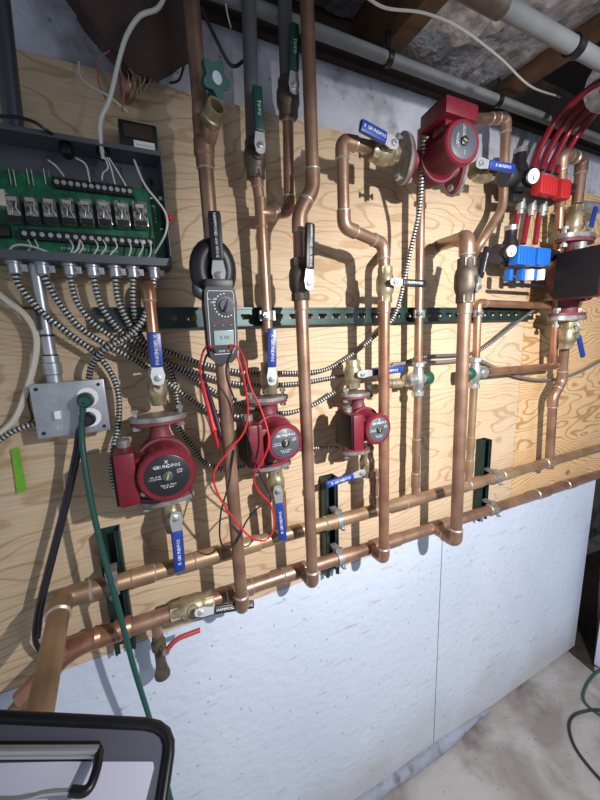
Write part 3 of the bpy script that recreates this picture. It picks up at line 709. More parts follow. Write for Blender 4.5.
# valve on the lower header (black lever) and the hose valve
c = P(192, 607, B_); dh = (lo[4] - lo[3]).normalized()
t = valve('union ball valve on the lower header with a black lever pointing right', c, dh, RH * 1.02, P(201, 612, B_ + .05), P(254, 604, B_ + .055), 'black', 'brass', txt='HAMMOND 600 WOG', ln=.10, hw=.009)
a = P(172, 614, B_)
MB().lathe(a, dh, [(0, RH * 1.1), (.003, RH * 1.35), (.02, RH * 1.35), (.022, RH * 1.55), (.034, RH * 1.55), (.036, RH * 1.2)], 8).build('union_nut', 'flange', t)
cd = P(158, 640, B_ + .004)
t = thing('hose_valve', 'tarnished boiler drain hanging from the lower header with a red lever', 'valve', cd)
top = on_line(lol, cd.x)
MB().cyl(V((cd.x, top.y, top.z - RH * .6)), V((cd.x, top.y, top.z - .045)), .0105).build('nipple', 'copper', t)
z0 = top.z - .043
MB().lathe(V((cd.x, top.y, z0)), V((0, 0, -1)), [(0, .011), (.004, .0125), (.014, .0125), (.016, .0155), (.034, .0160), (.038, .0115), (.075, .0115), (.095, .0145), (.103, .0175), (.110, .0175)], 16).build('valve_body', 'darkvalve', t)
pv = P(166, 651, B_ + .035)
MB().cyl(V((cd.x, top.y, z0 - .022)) , pv, .006).build('stem', 'brass', t)
lend = P(200, 630, B_ + .04); mid = P(176, 639, B_ + .04)
mb = MB(); mb.sweep(fillet([pv, mid, lend], .02), .0055, 10); mb.build('lever', 'rod', t)
MB().lathe(pv, V((0, -1, 0)), [(0, .008), (.005, .008)], 6).build('stem_nut', 'nickel', t)

# ------------------------------------------------------------------ pumps
XL = V((-1, 0, 0)); TO = V((0, -1, 0))
p1 = (P(159, 412, B_) + P(171, 502, B_)) / 2
pump('largest looking red circulator pump at far left, below the circuit board', P(163, 458, B_) , UZ, TO, XL, 1.04, bd=.038)
pump('left middle red circulator pump with the red test lead looped over it', P(269, 432, B_), UZ, TO, XL, .96, dial='dial2', mr=.87)
pump('right middle red circulator pump, between two front risers', P(358, 422, B_), UZ, TO, XL, .92, dial='dial2', mr=.88, mlen=.93)
pump('top red circulator pump lying sideways against the white wall', P(431, 165, P4o - .01), AX, V((-.14, -.99, 0)).normalized(), UZ, 1.0, dial='dial2', mr=.9)
pump('red circulator pump cut off by the right edge, its black side facing left', P(571, 279, .10), UZ, TO, XL, 1.55, dial='dial')

# ------------------------------------------------------------------ mixing valves
def mixer(label, c, side, lab2=None):
    t = thing('mixing_valve', label, 'valve', c); r = .0125
    mb = MB(); mb.lathe(c - UZ * .052, UZ, [(0, .012), (.004, .0165), (.016, .0165), (.018, .0125), (.036, .017), (.052, .020), (.068, .017), (.086, .0125), (.088, .0165), (.1, .0165), (.104, .012)], 16)
    mb.lathe(c, V((-side, 0, 0)), [(0, .016), (.022, .015), (.024, .019), (.044, .019), (.046, .014)], 16)
    mb.lathe(c, V((side, 0, 0)), [(0, .017), (.022, .0165)], 16); mb.build('valve_body', 'nickel', t)
    for s in (-1, 1): MB().lathe(c + UZ * s * .037, UZ * s, [(0, .0178), (.012, .0178)], 6).build('union_nut', 'nickel', t)
    MB().lathe(c + V((side, 0, 0)) * .020, V((side, 0, 0)), [(0, .0195), (.003, .0205), (.024, .0205), (.028, .018)], 20).build('adjusting_cap', 'capgreen', t)
mixer('nickel mixing valve with its dark green cap pointing right', P(418, 379, B_), 1)
mixer('nickel mixing valve with its dark green cap pointing left behind the thick riser', P(475, 373, B_), -1)

# ------------------------------------------------------------------ manifolds
def manifold(label, px0, py0, px1, py1, off, caps, cap_mat, gauge, ports, flange_px):
    c0, c1 = P(px0, py0, off), P(px1, py1, off); t = thing('heating_manifold', label, 'manifold', (c0 + c1) / 2)
    d = (c1 - c0).normalized(); L = (c1 - c0).length
    mb = MB(); mb.lathe(c0 - d * .02, d, [(0, .018), (.006, .026), (.03, .026), (.034, .021), (L, .021), (L + .02, .019)], 18)
    mb.lathe(c0 + d * .02 - UZ * .04, UZ, [(0, .016), (.01, .024), (.07, .024), (.085, .017), (.11, .017)], 18)
    mb.build('manifold_body', 'term', t)
    MB().lathe(c0 - d * .045, d, [(0, .024), (.004, .028), (.02, .028), (.024, .02)], 12).build('union_ring', 'meter', t)
    MB().lathe(c0 + d * .02 + UZ * .068, UZ, [(0, .019), (.014, .019), (.016, .012)], 14).build('vent_cap', 'nickel', t)
    g = P(*gauge[:2], off + .045); gn = (TO + V((-.25, 0, -.15))).normalized()
    go = MB().lathe(g - gn * .025, gn, [(0, .008), (.01, .008), (.012, gauge[2] * 1.1), (.024, gauge[2] * 1.1), (.025, gauge[2])], 24).build('gauge', 'term', t)
    gf = MB().lathe(g, gn, [(0, gauge[2] * .94), (.001, gauge[2] * .94)], 24).build('gauge_face', 'white', go)
    MB().box(g + gn * .0016 + UZ * -.003, UZ * .008, AX * .0012, gn * .0003).build('needle', 'term', go)
    for (a, b, c_, d_) in caps:
        q0, q1 = P(a, b, off + .045), P(c_, d_, off + .045); cc = (q0 + q1) / 2 - TO * .012
        hx, hz = abs(q1.x - q0.x) / 2, abs(q1.z - q0.z) / 2
        mb = MB(); mb.box(cc, AX * hx, UZ * hz, TO * .016, bev=.006)
        for k in range(-2, 3): mb.box(cc + AX * (k * hx * .36) + TO * .016, AX * hx * .08, UZ * hz * .75, TO * .0015)
        mb.build('actuator_cap', cap_mat, t)
    for (a, b, l_, m_) in ports:
        q = P(a, b, off + .005)
        MB().lathe(q, V((0, 0, -1)), [(0, .013), (l_ * .3, .013), (l_ * .32, .0145), (l_ * .7, .0145), (l_ * .72, .010), (l_, .010)], 12).build('port', m_, t)
    return t
manifold('upper heating manifold with red caps and a round white gauge', 514, 178, 570, 190, .085, [(541, 173, 556, 197), (562, 178, 569, 200)], 'redcap', (533.5, 176, .021), [(521, 200, .04, 'nickel'), (532, 202, .04, 'nickel'), (543, 203, .04, 'nickel')], None)
manifold('lower heating manifold with bright blue caps and a round white gauge', 505, 254, 552, 256, .085, [(518, 245, 534, 266), (538, 247, 549, 266)], 'bluecap', (511.5, 251, .017), [], None)
mm = [o for o in bpy.data.objects if o.name.startswith('heating_manifold')]
q0, q1 = P(508, 199, .083), P(549, 203, .083); MB().box((q0 + q1) / 2, (q1 - q0) / 2, UZ * .012, TO * .018, bev=.005).build('outlet_rail', 'term', mm[0])
mm = mm[-1]
for (px, m_) in ((509, 'bluecap'), (521, 'bluecap'), (530, 'white'), (533, 'bluecap'), (541, 'white')):
    q = P(px, 268, .092); MB().box(q - UZ * .022, AX * .0085, UZ * .018, TO * .011, bev=.004).build('flow_meter', m_, mm)
q0, q1 = P(505, 284, .09), P(546, 287, .09); MB().box((q0 + q1) / 2, (q1 - q0) / 2, UZ * .005, TO * .012, bev=.003).build('flow_rail', 'term', mm)
# red tubing
tops = [((533, 168), (541, 146), (558, 118), (588, 90), (612, 76)), ((541, 170), (549, 150), (568, 120), (594, 96), (612, 86)), ((548, 172), (556, 155), (572, 128), (596, 102), (612, 93)), ((556, 174), (563, 158), (580, 132), (600, 108), (614, 101))]
tn = ('leftmost', 'second from left', 'third from left', 'rightmost')
for k, pl in enumerate(tops):
    offs = (.09, .10, .13, .2, .27)
    pts = spline([P(x, y, o_) for (x, y), o_ in zip(pl, offs)], 8)
    tag(MB().sweep(pts, .0095, 12).build('red_tube', 'pex'), 'red heating tube rising from the upper manifold to the ceiling, %s of four' % tn[k], 'tube')
for k, (xa_, xb_) in enumerate(((519, 513), (531, 523), (541, 535))):
    pts = spline([P(xa_, 207, .085), P((xa_ + xb_) / 2 , 222, .083), P(xb_, 244, .085)], 6)
    tag(MB().sweep(pts, .0085, 12).build('red_tube', 'pex'), 'short red tube joining the two manifolds, %s of three' % ('leftmost', 'middle', 'rightmost')[k], 'tube')

# ------------------------------------------------------------------ circuit board enclosure
EX0, EX1 = -0.33, P(166, 210, .065).x
EZ1, EZ0 = P(163, 152, .07).z, P(170, 266, .07).z
ED = .07
t = thing('circuit_enclosure', 'open grey enclosure with a green relay circuit board at upper left', 'control panel', V(((EX0 + EX1) / 2, -.03, EZ0)))
cx, cz = (EX0 + EX1) / 2, (EZ0 + EZ1) / 2; hx, hz = (EX1 - EX0) / 2, (EZ1 - EZ0) / 2
mb = MB()
mb.box(V((cx, -.002, cz)), V((hx, 0, 0)), V((0, .0015, 0)), V((0, 0, hz)))
mb.box(V((cx, -ED / 2, EZ0 + .001)), V((hx, 0, 0)), V((0, ED / 2, 0)), V((0, 0, .001)))
mb.box(V((cx, -ED / 2, EZ1 - .001)), V((hx, 0, 0)), V((0, ED / 2, 0)), V((0, 0, .001)))
for x in (EX0, EX1): mb.box(V((x, -ED / 2, cz)), V((.001, 0, 0)), V((0, ED / 2, 0)), V((0, 0, hz)))
mb.box(V((cx, -ED, EZ0 + .007)), V((hx, 0, 0)), V((0, .001, 0)), V((0, 0, .007)))
mb.box(V((cx, -ED, EZ1 - .004)), V((hx, 0, 0)), V((0, .001, 0)), V((0, 0, .004)))
for z in (EZ1 - .03, EZ1 - .052):
    mb.box(V((EX1 - .018, -.0045, z)), V((.005, 0, 0)), V((0, .001, 0)), V((0, 0, .006)), 1)
mb.build('housing', ['enclosure', 'term'], t, smooth=False)
PO = .022
def EP(px, py, off=PO): return P(px, py, off)
pz1 = EP(140, 188).z; pz0 = EZ0 + .004
pcb = MB().box(V(((EX0 + EX1) / 2, -PO + .001, (pz0 + pz1) / 2)), V((hx - .006, 0, 0)), V((0, .001, 0)), V((0, 0, (pz1 - pz0) / 2))).build('circuit_board', 'pcb', t, smooth=False)
def px_box(name, x0, y0, x1, y1, off, dep, mat, parent=pcb, bev=.0015, mats=None):
    a, b = P(x0, y0, off), P(x1, y1, off); c = (a + b) / 2; hx_, hz_ = abs(b.x - a.x) / 2, abs(b.z - a.z) / 2
    o = MB().box(V((c.x, -off + dep / 2, c.z)), AX * hx_, UZ * hz_, TO * dep / 2, bev=bev).build(name, mats or mat, parent); return o
def strip(x0, y0, x1, y1, nscr, off):
    a, b = P(x0, y0, off), P(x1, y1, off); zc = (a.z + b.z) / 2; hz_ = .0085
    mb = MB(); mb.box(V(((a.x + b.x) / 2, -off + .006, zc)), AX * abs(b.x - a.x) / 2, UZ * hz_, TO * .006)
    n = nscr
    for k in range(n):
        x = a.x + (b.x - a.x) * (k + .5) / n
        mb.lathe(V((x, -off, zc)), TO, [(0, .0042, 1), (.0015, .004, 1)], 10, mi=1)
        mb.box(V((a.x + (b.x - a.x) * k / n, -off, zc)), AX * .0008, UZ * hz_, TO * .003)
    mb.build('terminal_strip', ['term', 'chrome'], pcb, smooth=False); return a, b, zc
u0 = strip(53, 180, 133, 193, 12, .034); l0 = strip(20, 233, 154, 243, 17, .034)
for k in range(8):
    x0 = 4 + k * 18.2; y0 = 194 + k * .9
    a, b = P(x0, y0, .05), P(x0 + 17.8, y0 + 27, .05); c = (a + b) / 2
    rel = MB().box(V((c.x, -.036, c.z)), AX * abs(b.x - a.x) / 2, UZ * abs(b.z - a.z) / 2, TO * .014, bev=.002).build('relay', 'clear', pcb)
    mb = MB()
    for q in (-.005, .006): mb.sweep([V((c.x + q, -.0512, c.z + .010)), V((c.x + q * .4 + .002, -.053, c.z)), V((c.x + q + .003, -.0512, c.z - .010))], .0011, 6)
    mb.box(V((c.x, -.0505, c.z + .014)), AX * .007, UZ * .003, TO * .0008); mb.build('contact', 'chrome', rel)
    MB().box(V((c.x, -.0505, c.z - .017)), AX * .010, UZ * .0045, TO * .001).build('relay_base', 'term', rel)
for x in (8, 26, 43):
    px_box('indicator', x, 168, x + 3, 184, .028, .006, 'white', bev=.0008); px_box('indicator', x + 5, 169, x + 7.5, 186, .028, .006, 'white', bev=.0008)
px_box('transformer_core', -22, 186, 7, 206, .05, .028, 'cream'); px_box('fuse_block', -16, 222, 10, 236, .04, .018, 'term')
px_box('chip', 148, 178, 152, 192, .028, .006, 'term'); px_box('jumper', 159, 196, 162, 200, .028, .006, 'white', bev=.0005)
for q in ((150, 197), (152, 205), (160, 228)): px_box('resistor', q[0], q[1], q[0] + 3, q[1] + 2, .027, .004, 'white', bev=.0005)
text_obj('ZONE 1  ZONE 2  ZONE 3  ZONE 4', EP(90, 250, .0235), AX, UZ, .006, 'white', pcb)
text_obj('TACO  R W', EP(155, 215, .0235), UZ * -1, AX, .006, 'white', pcb)
# led
MB().sphere(P(170, 218, .055), .006, mi=0).build('indicator_light', 'ledred', t)
# wires inside the panel
def wire(pts, r=.0014, mat='wirewhite', parent=None, name='wire', label=None, cat='wire'):
    mb = MB().sweep(spline(pts, 7), r, 7); o = mb.build(name, mat, parent)
    if label: tag(o, label, cat)
    return o
for wl in ([(68, 138, .055), (66, 128, .065), (62, 131, .07)],):
    pass
wire([P(48, 160, .05), P(56, 166, .055), P(64, 176, .04)], parent=t)
wire([P(76, 158, .05), P(86, 165, .055), P(90, 182, .04)], parent=t)
wire([P(105, 158, .05), P(108, 168, .055), P(103, 173, .045), P(102, 180, .04)], parent=t)
wire([P(106, 155, .05), P(111, 168, .055), P(115, 184, .04)], parent=t)
wire([P(107, 155, .05), P(118, 172, .05), P(126, 186, .04)], parent=t)
wire([P(134, 160, .05), P(145, 185, .07), P(165, 212, .078), P(166, 232, .078), P(155, 253, .045)], r=.002, parent=t)
for x in (28, 35, 70, 80, 95, 103, 114, 128, 140, 148):
    wire([P(x, 240, .036), P(x + 3, 247, .045), P(x - 4 + random.random() * 6, 255, .045), P(x - 3, 262, .04)], r=.0015, parent=t)
wire([P(8, 262, .045), P(12, 247, .05), P(30, 246, .055), P(60, 257, .055)], r=.002, parent=t)
wire([P(80, 240, .04), P(77, 250, .05), P(66, 257, .05), P(60, 259, .045)], r=.0018, parent=t)
for (x, y) in ((66, 150), (102, 152)):
    a = P(x, y, .04)
    MB().lathe(a + V((0, 0, .012)), V((.1, -.4, -1)), [(0, .008), (.008, .0115), (.02, .0115), (.028, .008)], 14).build('grommet', 'term', t)
# transformer on top of the panel
a, b = P(118, 116, .05), P(156, 134, .05); c = (a + b) / 2
t2 = thing('transformer', 'black low voltage transformer with a pale label on top of the enclosure', 'transformer', V((c.x, -.03, EZ1)))
hz_ = .024; bc = V((c.x, -.03, EZ1 + hz_ + .002))
MB().box(bc, AX * .033, TO * .026, UZ * hz_, bev=.003).build('core', 'term', t2)
MB().box(bc + UZ * .006, AX * .026, TO * .030, UZ * .012, bev=.004).build('winding', 'plate', t2)
lb = MB().box(bc + TO * .0265 - UZ * .015 + AX * .008, AX * .018, UZ * .007, TO * .0006).build('rating_label', 'white', t2, smooth=False)
text_obj('PRI 120V  SEC 24V 40VA', bc + TO * .0274 - UZ * .015 + AX * .008, AX, UZ, .0028, 'term', lb)

# ------------------------------------------------------------------ armoured cables
def armoured(label, pts, r=.0062, step=.0036, clamp_at=None, light='bxlight', name='armoured_cable'):
    q = resample(spline([V(p) for p in pts], 10), step / 2)
    mb = MB(); mb.sweep(q, r, 10, radf=lambda i: r * (1.0 if (i // 2) % 2 == 0 else .80), mif=lambda i: 0 if ((i - 1) // 2) % 2 == 0 else 1)
    o = mb.build(name, [light, 'bxdark'], angle=60); tag(o, label, 'cable'); return o
CO = .045
cab = [
 ('armoured cable from the leftmost enclosure clamp sweeping down to the far left pump', [(15, 272, CO), (20, 287, CO), (43, 313, CO), (67, 332, CO), (97, 355, .035), (113, 377, .03), (119, 400, .03), (118, 427, .03), (113, 450, .035), (113, 480, .035), (121, 498, .05)]),
 ('second armoured cable from the left, sweeping right behind the blue levers', [(43, 274, CO), (55, 297, CO), (70, 317, CO), (87, 333, CO), (110, 347, .04), (133, 359, .035), (150, 370, .02), (175, 388, .02), (204, 408, .02), (225, 414, .02), (247, 418, .03)]),
 ('third armoured cable from the left, running under the strut to the right', [(70, 276, CO), (76, 300, CO), (90, 320, CO), (110, 336, .04), (135, 352, .035), (165, 362, .02), (200, 374, .02), (240, 384, .02), (290, 384, .02), (330, 378, .02), (392, 366, .02), (424, 357, .02), (456, 355, .02), (476, 352, .02), (492, 342, .03), (520, 320, .04), (544, 304, .05), (558, 302, .06)]),
 ('fourth armoured cable from the left, joining the bundle under the strut', [(93, 276, CO), (100, 303, CO), (113, 323, .04), (130, 340, .03), (150, 352, .02), (170, 370, .018), (177, 400, .018), (178, 425, .02), (193, 447, .02), (204, 462, .02), (226, 470, .02), (246, 466, .03)]),
 ('fifth armoured cable from the left, looping up to the top pump', [(115, 276, CO), (118, 300, CO), (128, 322, .04), (142, 341, .03), (163, 350, .022), (200, 363, .022), (240, 372, .022), (277, 373, .02), (320, 371, .02), (347, 358, .02), (376, 335, .03), (396, 312, .05), (410, 252, .09), (419, 212, .12), (422, 175, .15), (424, 140, .17)]),
 ('sixth armoured cable from the left, short and dropping behind the strut', [(133, 276, CO), (133, 300, CO), (135, 318, .035), (142, 338, .015), (160, 356, .012), (190, 376, .012), (222, 396, .012), (250, 408, .012), (285, 413, .015), (313, 405, .02), (335, 392, .03)]),
 ('armoured cable curving left from the rightmost clamp to the outlet box', [(154, 276, CO), (152, 293, CO + .01), (143, 320, CO + .02), (127, 337, CO + .02), (104, 350, CO + .02), (92, 366, CO + .005), (89, 378, .04)]),
]
for lab, pl in cab: armoured(lab, [P(*q) for q in pl], r=.0063 if 'third' not in lab else .0058)
armoured('armoured cable entering from the left edge below the outlet box', [P(-20, 452, .03), P(0, 440, .03), (P(18, 429, .03)), P(42, 422, .03)])
armoured('short armoured cable behind the left middle risers to the right middle pump', [P(258, 440, .018), P(290, 448, .015), P(318, 448, .02), P(338, 447, .035)], r=.005)
tag(MB().sweep(spline([P(x, y, .02) for x, y in ((392, 364), (440, 362), (476, 360), (496, 368), (520, 377), (548, 380), (575, 374), (612, 355))], 8), .0058, 10).build('flexible_conduit', 'flexgrey'), 'smooth grey flexible conduit dipping towards the right edge', 'cable')
# clamps below the enclosure
for k, x in enumerate((15, 43, 70, 93, 115, 133, 154)):
    q = P(x, 270 + k * .3, CO); q = V((q.x, q.y, EZ0))
    mb = MB(); mb.lathe(q, V((0, 0, -1)), [(0, .013), (.004, .013), (.005, .0105), (.02, .0105), (.022, .0085)], 16)
    mb.box(q + AX * .013 - UZ * .011, AX * .006, TO * .004, UZ * .006); mb.lathe(q + AX * .014 - UZ * .011 + TO * .004, TO, [(0, .004), (.004, .004)], 8)
    mb.build('cable_clamp', 'galv', t)

# ------------------------------------------------------------------ conduits and outlet box
tag(MB().sweep([P(-4, -30, .045), P(14, 125, .045), V((P(14, 125, .045).x + .0, -.045, EZ1 + .001))], .0145, 16).build('steel_conduit', 'conduit'), 'dark steel conduit at the top left corner entering the enclosure', 'conduit')
bx = thing('outlet_box', 'square steel outlet box with a switch and two plugs at the left', 'outlet', P(72, 408, .02))
ca, cb = P(38, 388, .05), P(106, 432, .05); bc = (ca + cb) / 2; bc.y = -.028; hw_ = abs(cb.x - ca.x) / 2 - .002; hh = .052
c0 = P(72, 408, .05); bc = V((c0.x, -.027, c0.z))
MB().box(bc, AX * .058, UZ * .050, TO * .024, bev=.005).build('box', 'galv', bx)
cov = MB().box(bc + TO * .0265, AX * .060, UZ * .052, TO * .0022, bev=.002)
for sx in (-1, 1):
    for sz in (-1, 1): cov.lathe(bc + TO * .0285 + AX * .05 * sx + UZ * .042 * sz, TO, [(0, .0035, 1), (.001, .0035, 1)], 8, mi=1)
cv = cov.build('cover_plate', ['galv', 'term'], bx)
for dz in (.019, -.021):
    oc = bc + TO * .029 + AX * .029 + UZ * dz
    MB().lathe(oc, TO, [(0, .0185), (.0015, .0185)], 24).build('receptacle', 'white', bx)
sw = MB().box(bc + TO * .033 + AX * -.022 + UZ * -.008, AX * .005, UZ * .008, TO * .008, bev=.002).build('switch', 'white', bx)
for dz in (.016, -.034): MB().lathe(bc + TO * .0288 + AX * -.024 + UZ * (dz), TO, [(0, .006), (.0015, .006)], 12).build('screw', 'nickel', bx)
# conduit from enclosure to box
ctop = P(36, 272, .035); ctop = V((ctop.x, -.035, EZ0 - .001)); cbot = V((P(55, 382, .035).x, -.035, bc.z + .051))
tc = thing('steel_conduit', 'bright steel conduit joining the enclosure to the outlet box', 'conduit', cbot)
MB().cyl(ctop, cbot + UZ * .01, .0108).build('tube', 'galv', tc)
dn = (cbot - ctop).normalized()
MB().lathe(cbot - dn * .05, dn, [(0, .0135), (.012, .0135), (.014, .0155), (.034, .0155), (.036, .013), (.05, .013)], 16).build('connector', 'galv', tc)
for y in (337, 356):
    q = P(42 + (y - 272) * .125, y, .035); MB().lathe(ctop.lerp(cbot, (y - 272) / 110) - dn * .002, dn, [(0, .0125), (.004, .0125)], 16).build('cable_tie', 'term', tc)
# plugs and cords
t = thing('power_cord', 'dark green extension cord hanging from the outlet box in front of everything', 'cord', bc + TO * .05)
pc = bc + TO * .031 + AX * .027 + UZ * .016
MB().lathe(pc, TO, [(0, .013), (.012, .015), (.03, .013), (.036, .009)], 16).build('plug', 'cordgreen', t)
pts = [pc + TO * .034, P(83, 408, .085), P(82, 440, .085), P(89, 490, .10), P(101, 545, .11), P(118, 607, .12), P(134, 668, .12), P(150, 720, .11), P(163, 768, .10), P(174, 812, .09)]
MB().sweep(spline(pts, 8), .0055, 12).build('cable', 'cordgreen', t)
t = thing('power_cord', 'black power cord from the lower outlet, passing behind the header elbow', 'cord', bc + TO * .04)
pc = bc + TO * .031 + AX * .026 + UZ * -.021
MB().lathe(pc, TO, [(0, .012), (.012, .014), (.026, .012), (.03, .008)], 16).build('plug', 'cordblack', t)
pts = [pc + TO * .028, P(79, 430, .06), P(75, 455, .06), P(64, 505, .05), P(50, 560, .05), P(39, 605, .05), P(35, 638, .04), P(44, 655, .03), P(60, 672, .02)]
MB().sweep(spline(pts, 8), .005, 12).build('cable', 'cordblack', t)
MB().sweep(spline([q + V((.006, -.002, 0)) for q in pts[1:7]], 8), .0045, 10).build('cable', 'cordblack', t)
# cream cable, left
wire([P(-12, 285, .03), P(6, 300, .03), P(25, 315, .035), (P(36, 335, .04)), P(35, 360, .035), P(26, 392, .03), P(14, 420, .025), P(-8, 440, .02)], .0055, 'cream', name='sheathed_cable', label='cream sheathed cable bowing left of the bright conduit', cat='cable')
wire([P(-12, 288, .02), P(6, 303, .02), P(20, 308, .02), P(35, 310, .045), P(40, 330, .048)], .0025, 'cordblack', name='thin_wire', label='thin dark wire beside the cream cable', cat='wire')
wire([P(32, 385, .02), P(28, 400, .03), P(32, 418, .03), P(26, 425, .02)], .002, 'cordblack', name='thin_wire', label='thin black wire loop left of the outlet box', cat='wire')
# lime tape
a = [P(11, 449, .004), P(19, 447, .008), P(27, 490, .01), P(17, 493, .004)]
mb = MB(); mb.prism(a, TO * .0012); tag(mb.build('tape_strip', 'lime', smooth=False), 'lime green strip of tape hanging on the plywood at left', 'tape')
# wires above the panel
wire([P(168, -12, .12), P(158, 8, .12), P(140, 16, .12), P(127, 35, .11), P(119, 60, .10), P(110, 98, .09), P(101, 120, .085), P(101, 142, .07), P(103, 158, .05)], .0035, 'wirewhite', name='thermostat_cable', label='thick white thermostat cable curving down into the enclosure', cat='cable')
wire([P(79, 62, .01), P(80, 75, .02), P(88, 84, .03), P(110, 97, .05), P(128, 112, .05)], .0018, 'wirewhite', name='thin_wire', label='thin white wire from the top board edge to the transformer', cat='wire')
wire([P(114, -12, .08), P(118, 12, .08), P(122, 40, .07), P(119, 62, .06), P(124, 85, .06), P(122, 112, .05)], .0015, 'wirepink', name='thin_wire', label='thin pink wire dropping left of the white thermostat cable', cat='wire')
wire([P(120, -12, .07), P(119, 20, .07), P(112, 48, .06), P(100, 58, .05), P(98, 80, .05), P(106, 100, .04)], .0014, 'wirepink', name='thin_wire', label='thin pale pink wire looping at the top left', cat='wire')
wire([P(110, 54, .05), P(125, 62, .06), P(134, 74, .06), P(150, 80, .04), P(170, 88, .03), P(190, 96, .02)], .0013, 'wiretan', name='thin_wire', label='thin tan wire trailing right over the plywood', cat='wire')
for k in range(6):
    a = P(126 + 4 * k, 66 + random.random() * 6, .05)
    wire([a, a + V((.01 * random.uniform(-1, 1), -.01, -.02)), a + V((.015 * random.uniform(-1, 1), 0, -.035 - .01 * random.random()))], .001, 'wiretan', name='thin_wire', label='one of the short tan wire ends in the frayed tuft above the transformer' , cat='wire')
    [o for o in bpy.data.objects if o.name.startswith('thin_wire')][-1]['group'] = 'frayed wire ends'
for o in bpy.data.objects:
    if o.get('label', '').startswith('one of the short tan'): o['group'] = 'frayed wire ends'
wire([P(-5, 116, .08), P(15, 117, .085), P(34, 122, .085), P(46, 130, .08), P(52, 134, .07)], .0028, 'cordblack', name='thin_wire', label='black wire arching over the top of the enclosure', cat='wire')
wire([P(200, 6, .08), P(214, 35, .05), P(228, 62, .03), P(236, 66, .03), P(243, 61, .03)], .0035, 'cordblack', name='sheathed_cable', label='dark cable drooping between the first two risers on the white wall', cat='cable')
wire([P(243, 61, .03), P(249, 64, .05), P(256, 68, .06)], .0015, 'wirewhite', name='thin_wire', label='short bare white wire end beside the grey riser', cat='wire')
wire([P(224, -10, .05), P(227, 12, .05), P(231, 28, .04)], .0015, 'wirewhite', name='thin_wire', label='thin white wire hanging from the ceiling between two risers', cat='wire')
wire([P(184, 66, .02), P(179, 80, .03), P(170, 83, .03)], .0022, 'cordblack', name='thin_wire', label='short black wire by the leftmost riser top', cat='wire')
zc = ZJ - .01
wire([P(362, -6, .2), P(386, 8, .17), P(424, 13, .16), (P(460, 28, .16)), P(500, 58, .13), P(530, 86, .1), P(560, 97, .08)], .0028, 'wirewhite', name='thermostat_cable', label='long white cable sagging across the foil under the joists', cat='cable')

# ------------------------------------------------------------------ clamp meter
c = P(217, 262, F_); mo = F_ + .03
t = thing('clamp_meter', 'black clamp meter hooked on the leftmost riser with a small grey display', 'multimeter', P(221, 345, mo))
top = P(218, 287, mo + .012); bot = P(222.5, 362, mo - .004)
dv = (bot - top); L = dv.length; dv.normalize(); nrm = (TO - dv * TO.dot(dv)).normalized(); rt = nrm.cross(dv).normalized()
if rt.x < 0: rt = -rt
upv = -dv
mc = (top + bot) / 2; hw_ = .0285
poly = []
for (x, y) in ((-.85, 1), (.75, 1), (.95, .93), (1.05, .6), (1.0, 0), (.98, -.6), (.88, -.86), (.5, -1), (-.5, -1), (-.88, -.86), (-.98, -.6), (-1.0, 0), (-1.05, .5), (-1.0, .9)):
    poly.append(mc + rt * hw_ * x + upv * L / 2 * y - nrm * .012)
MB().prism(poly, nrm * .028).build('casing', 'meter', t)
poly2 = [mc + rt * hw_ * x * .84 + upv * L / 2 * y * .9 + nrm * .0161 for (x, y) in ((-.9, 1), (.9, 1), (1, .9), (1, -.6), (.7, -.82), (-.7, -.82), (-1, -.6), (-1, .9))]
mb = MB(); n_ = len(poly2)
for k in range(n_): mb.cyl(poly2[k], poly2[(k + 1) % n_], .0006, n=6)
mb.build('panel_outline', 'white', t)
MB().box(mc + rt * .002 - upv * L * .15 + nrm * .0165, rt * .0185, upv * .0135, nrm * .0008, bev=.0006).build('display', 'lcd', t)
text_obj('0.00', mc + rt * .003 - upv * L * .15 + nrm * .0178, rt, upv, .011, 'dial2', t)
dc = mc + rt * .008 + upv * L * .27 + nrm * .016
dl = MB().lathe(dc, nrm, [(0, .0165), (.002, .016), (.0022, .0125), (.007, .0115)], 24).build('selector_dial', 'dial2', t)
MB().box(dc + nrm * .008, (upv + rt * .5).normalized() * .011, (rt - upv * .5).normalized() * .0022, nrm * .002, bev=.001).build('selector_bar', 'term', dl)
mb = MB()
for k in range(13):
    a = math.radians(95 + k * 17); q = dc + (rt * math.cos(a) + upv * math.sin(a)) * .0205; mb.box(q + nrm * .0004, rt * .0013, upv * .0009, nrm * .0003)
mb.build('dial_marks', 'white', t, smooth=False)
text_obj('V~  A~\nHz', dc - rt * .0235 + upv * .008 + nrm * .0004, rt, upv, .0055, 'white', t)
text_obj('HOLD    MAX', mc + upv * .007 + nrm * .0164, rt, upv, .0048, 'redcap', t)
text_obj('COM   V', mc - upv * L * .33 + nrm * .0164, rt, upv, .0055, 'white', t)
for s_ in (-.5, 0, .5): MB().box(mc + rt * hw_ * s_ * 1.1 + upv * .001 + nrm * .016, rt * .003, upv * .002, nrm * .001, bev=.0006).build('button', 'dial2', t)
# jaws: a thick flattened ring around the riser
jc = top + upv * .030 - nrm * .022; jw, jh = .036, .050
mb = MB(); pts = []
for k in range(25):
    a = math.radians(-88 + 356 * k / 24); pts.append(jc - nrm * .01 + rt * jw * .72 * math.cos(a) + upv * jh * .78 * math.sin(a))
mb.sweep(pts, .0125, 12, radf=lambda i: .0185 if 1 < i < 23 else .017); mb.build('jaws', 'black', t)
mb = MB(); mb.box(top - rt * .034 - upv * .012, (rt * .8 - upv * .5).normalized() * .014, upv * .010, nrm * .009, bev=.004); mb.build('jaw_trigger', 'black', t)
mb = MB(); mb.box(top + upv * .002, rt * hw_ * .92, upv * .012, nrm * .014, bev=.005); mb.build('jaw_base', 'black', t)
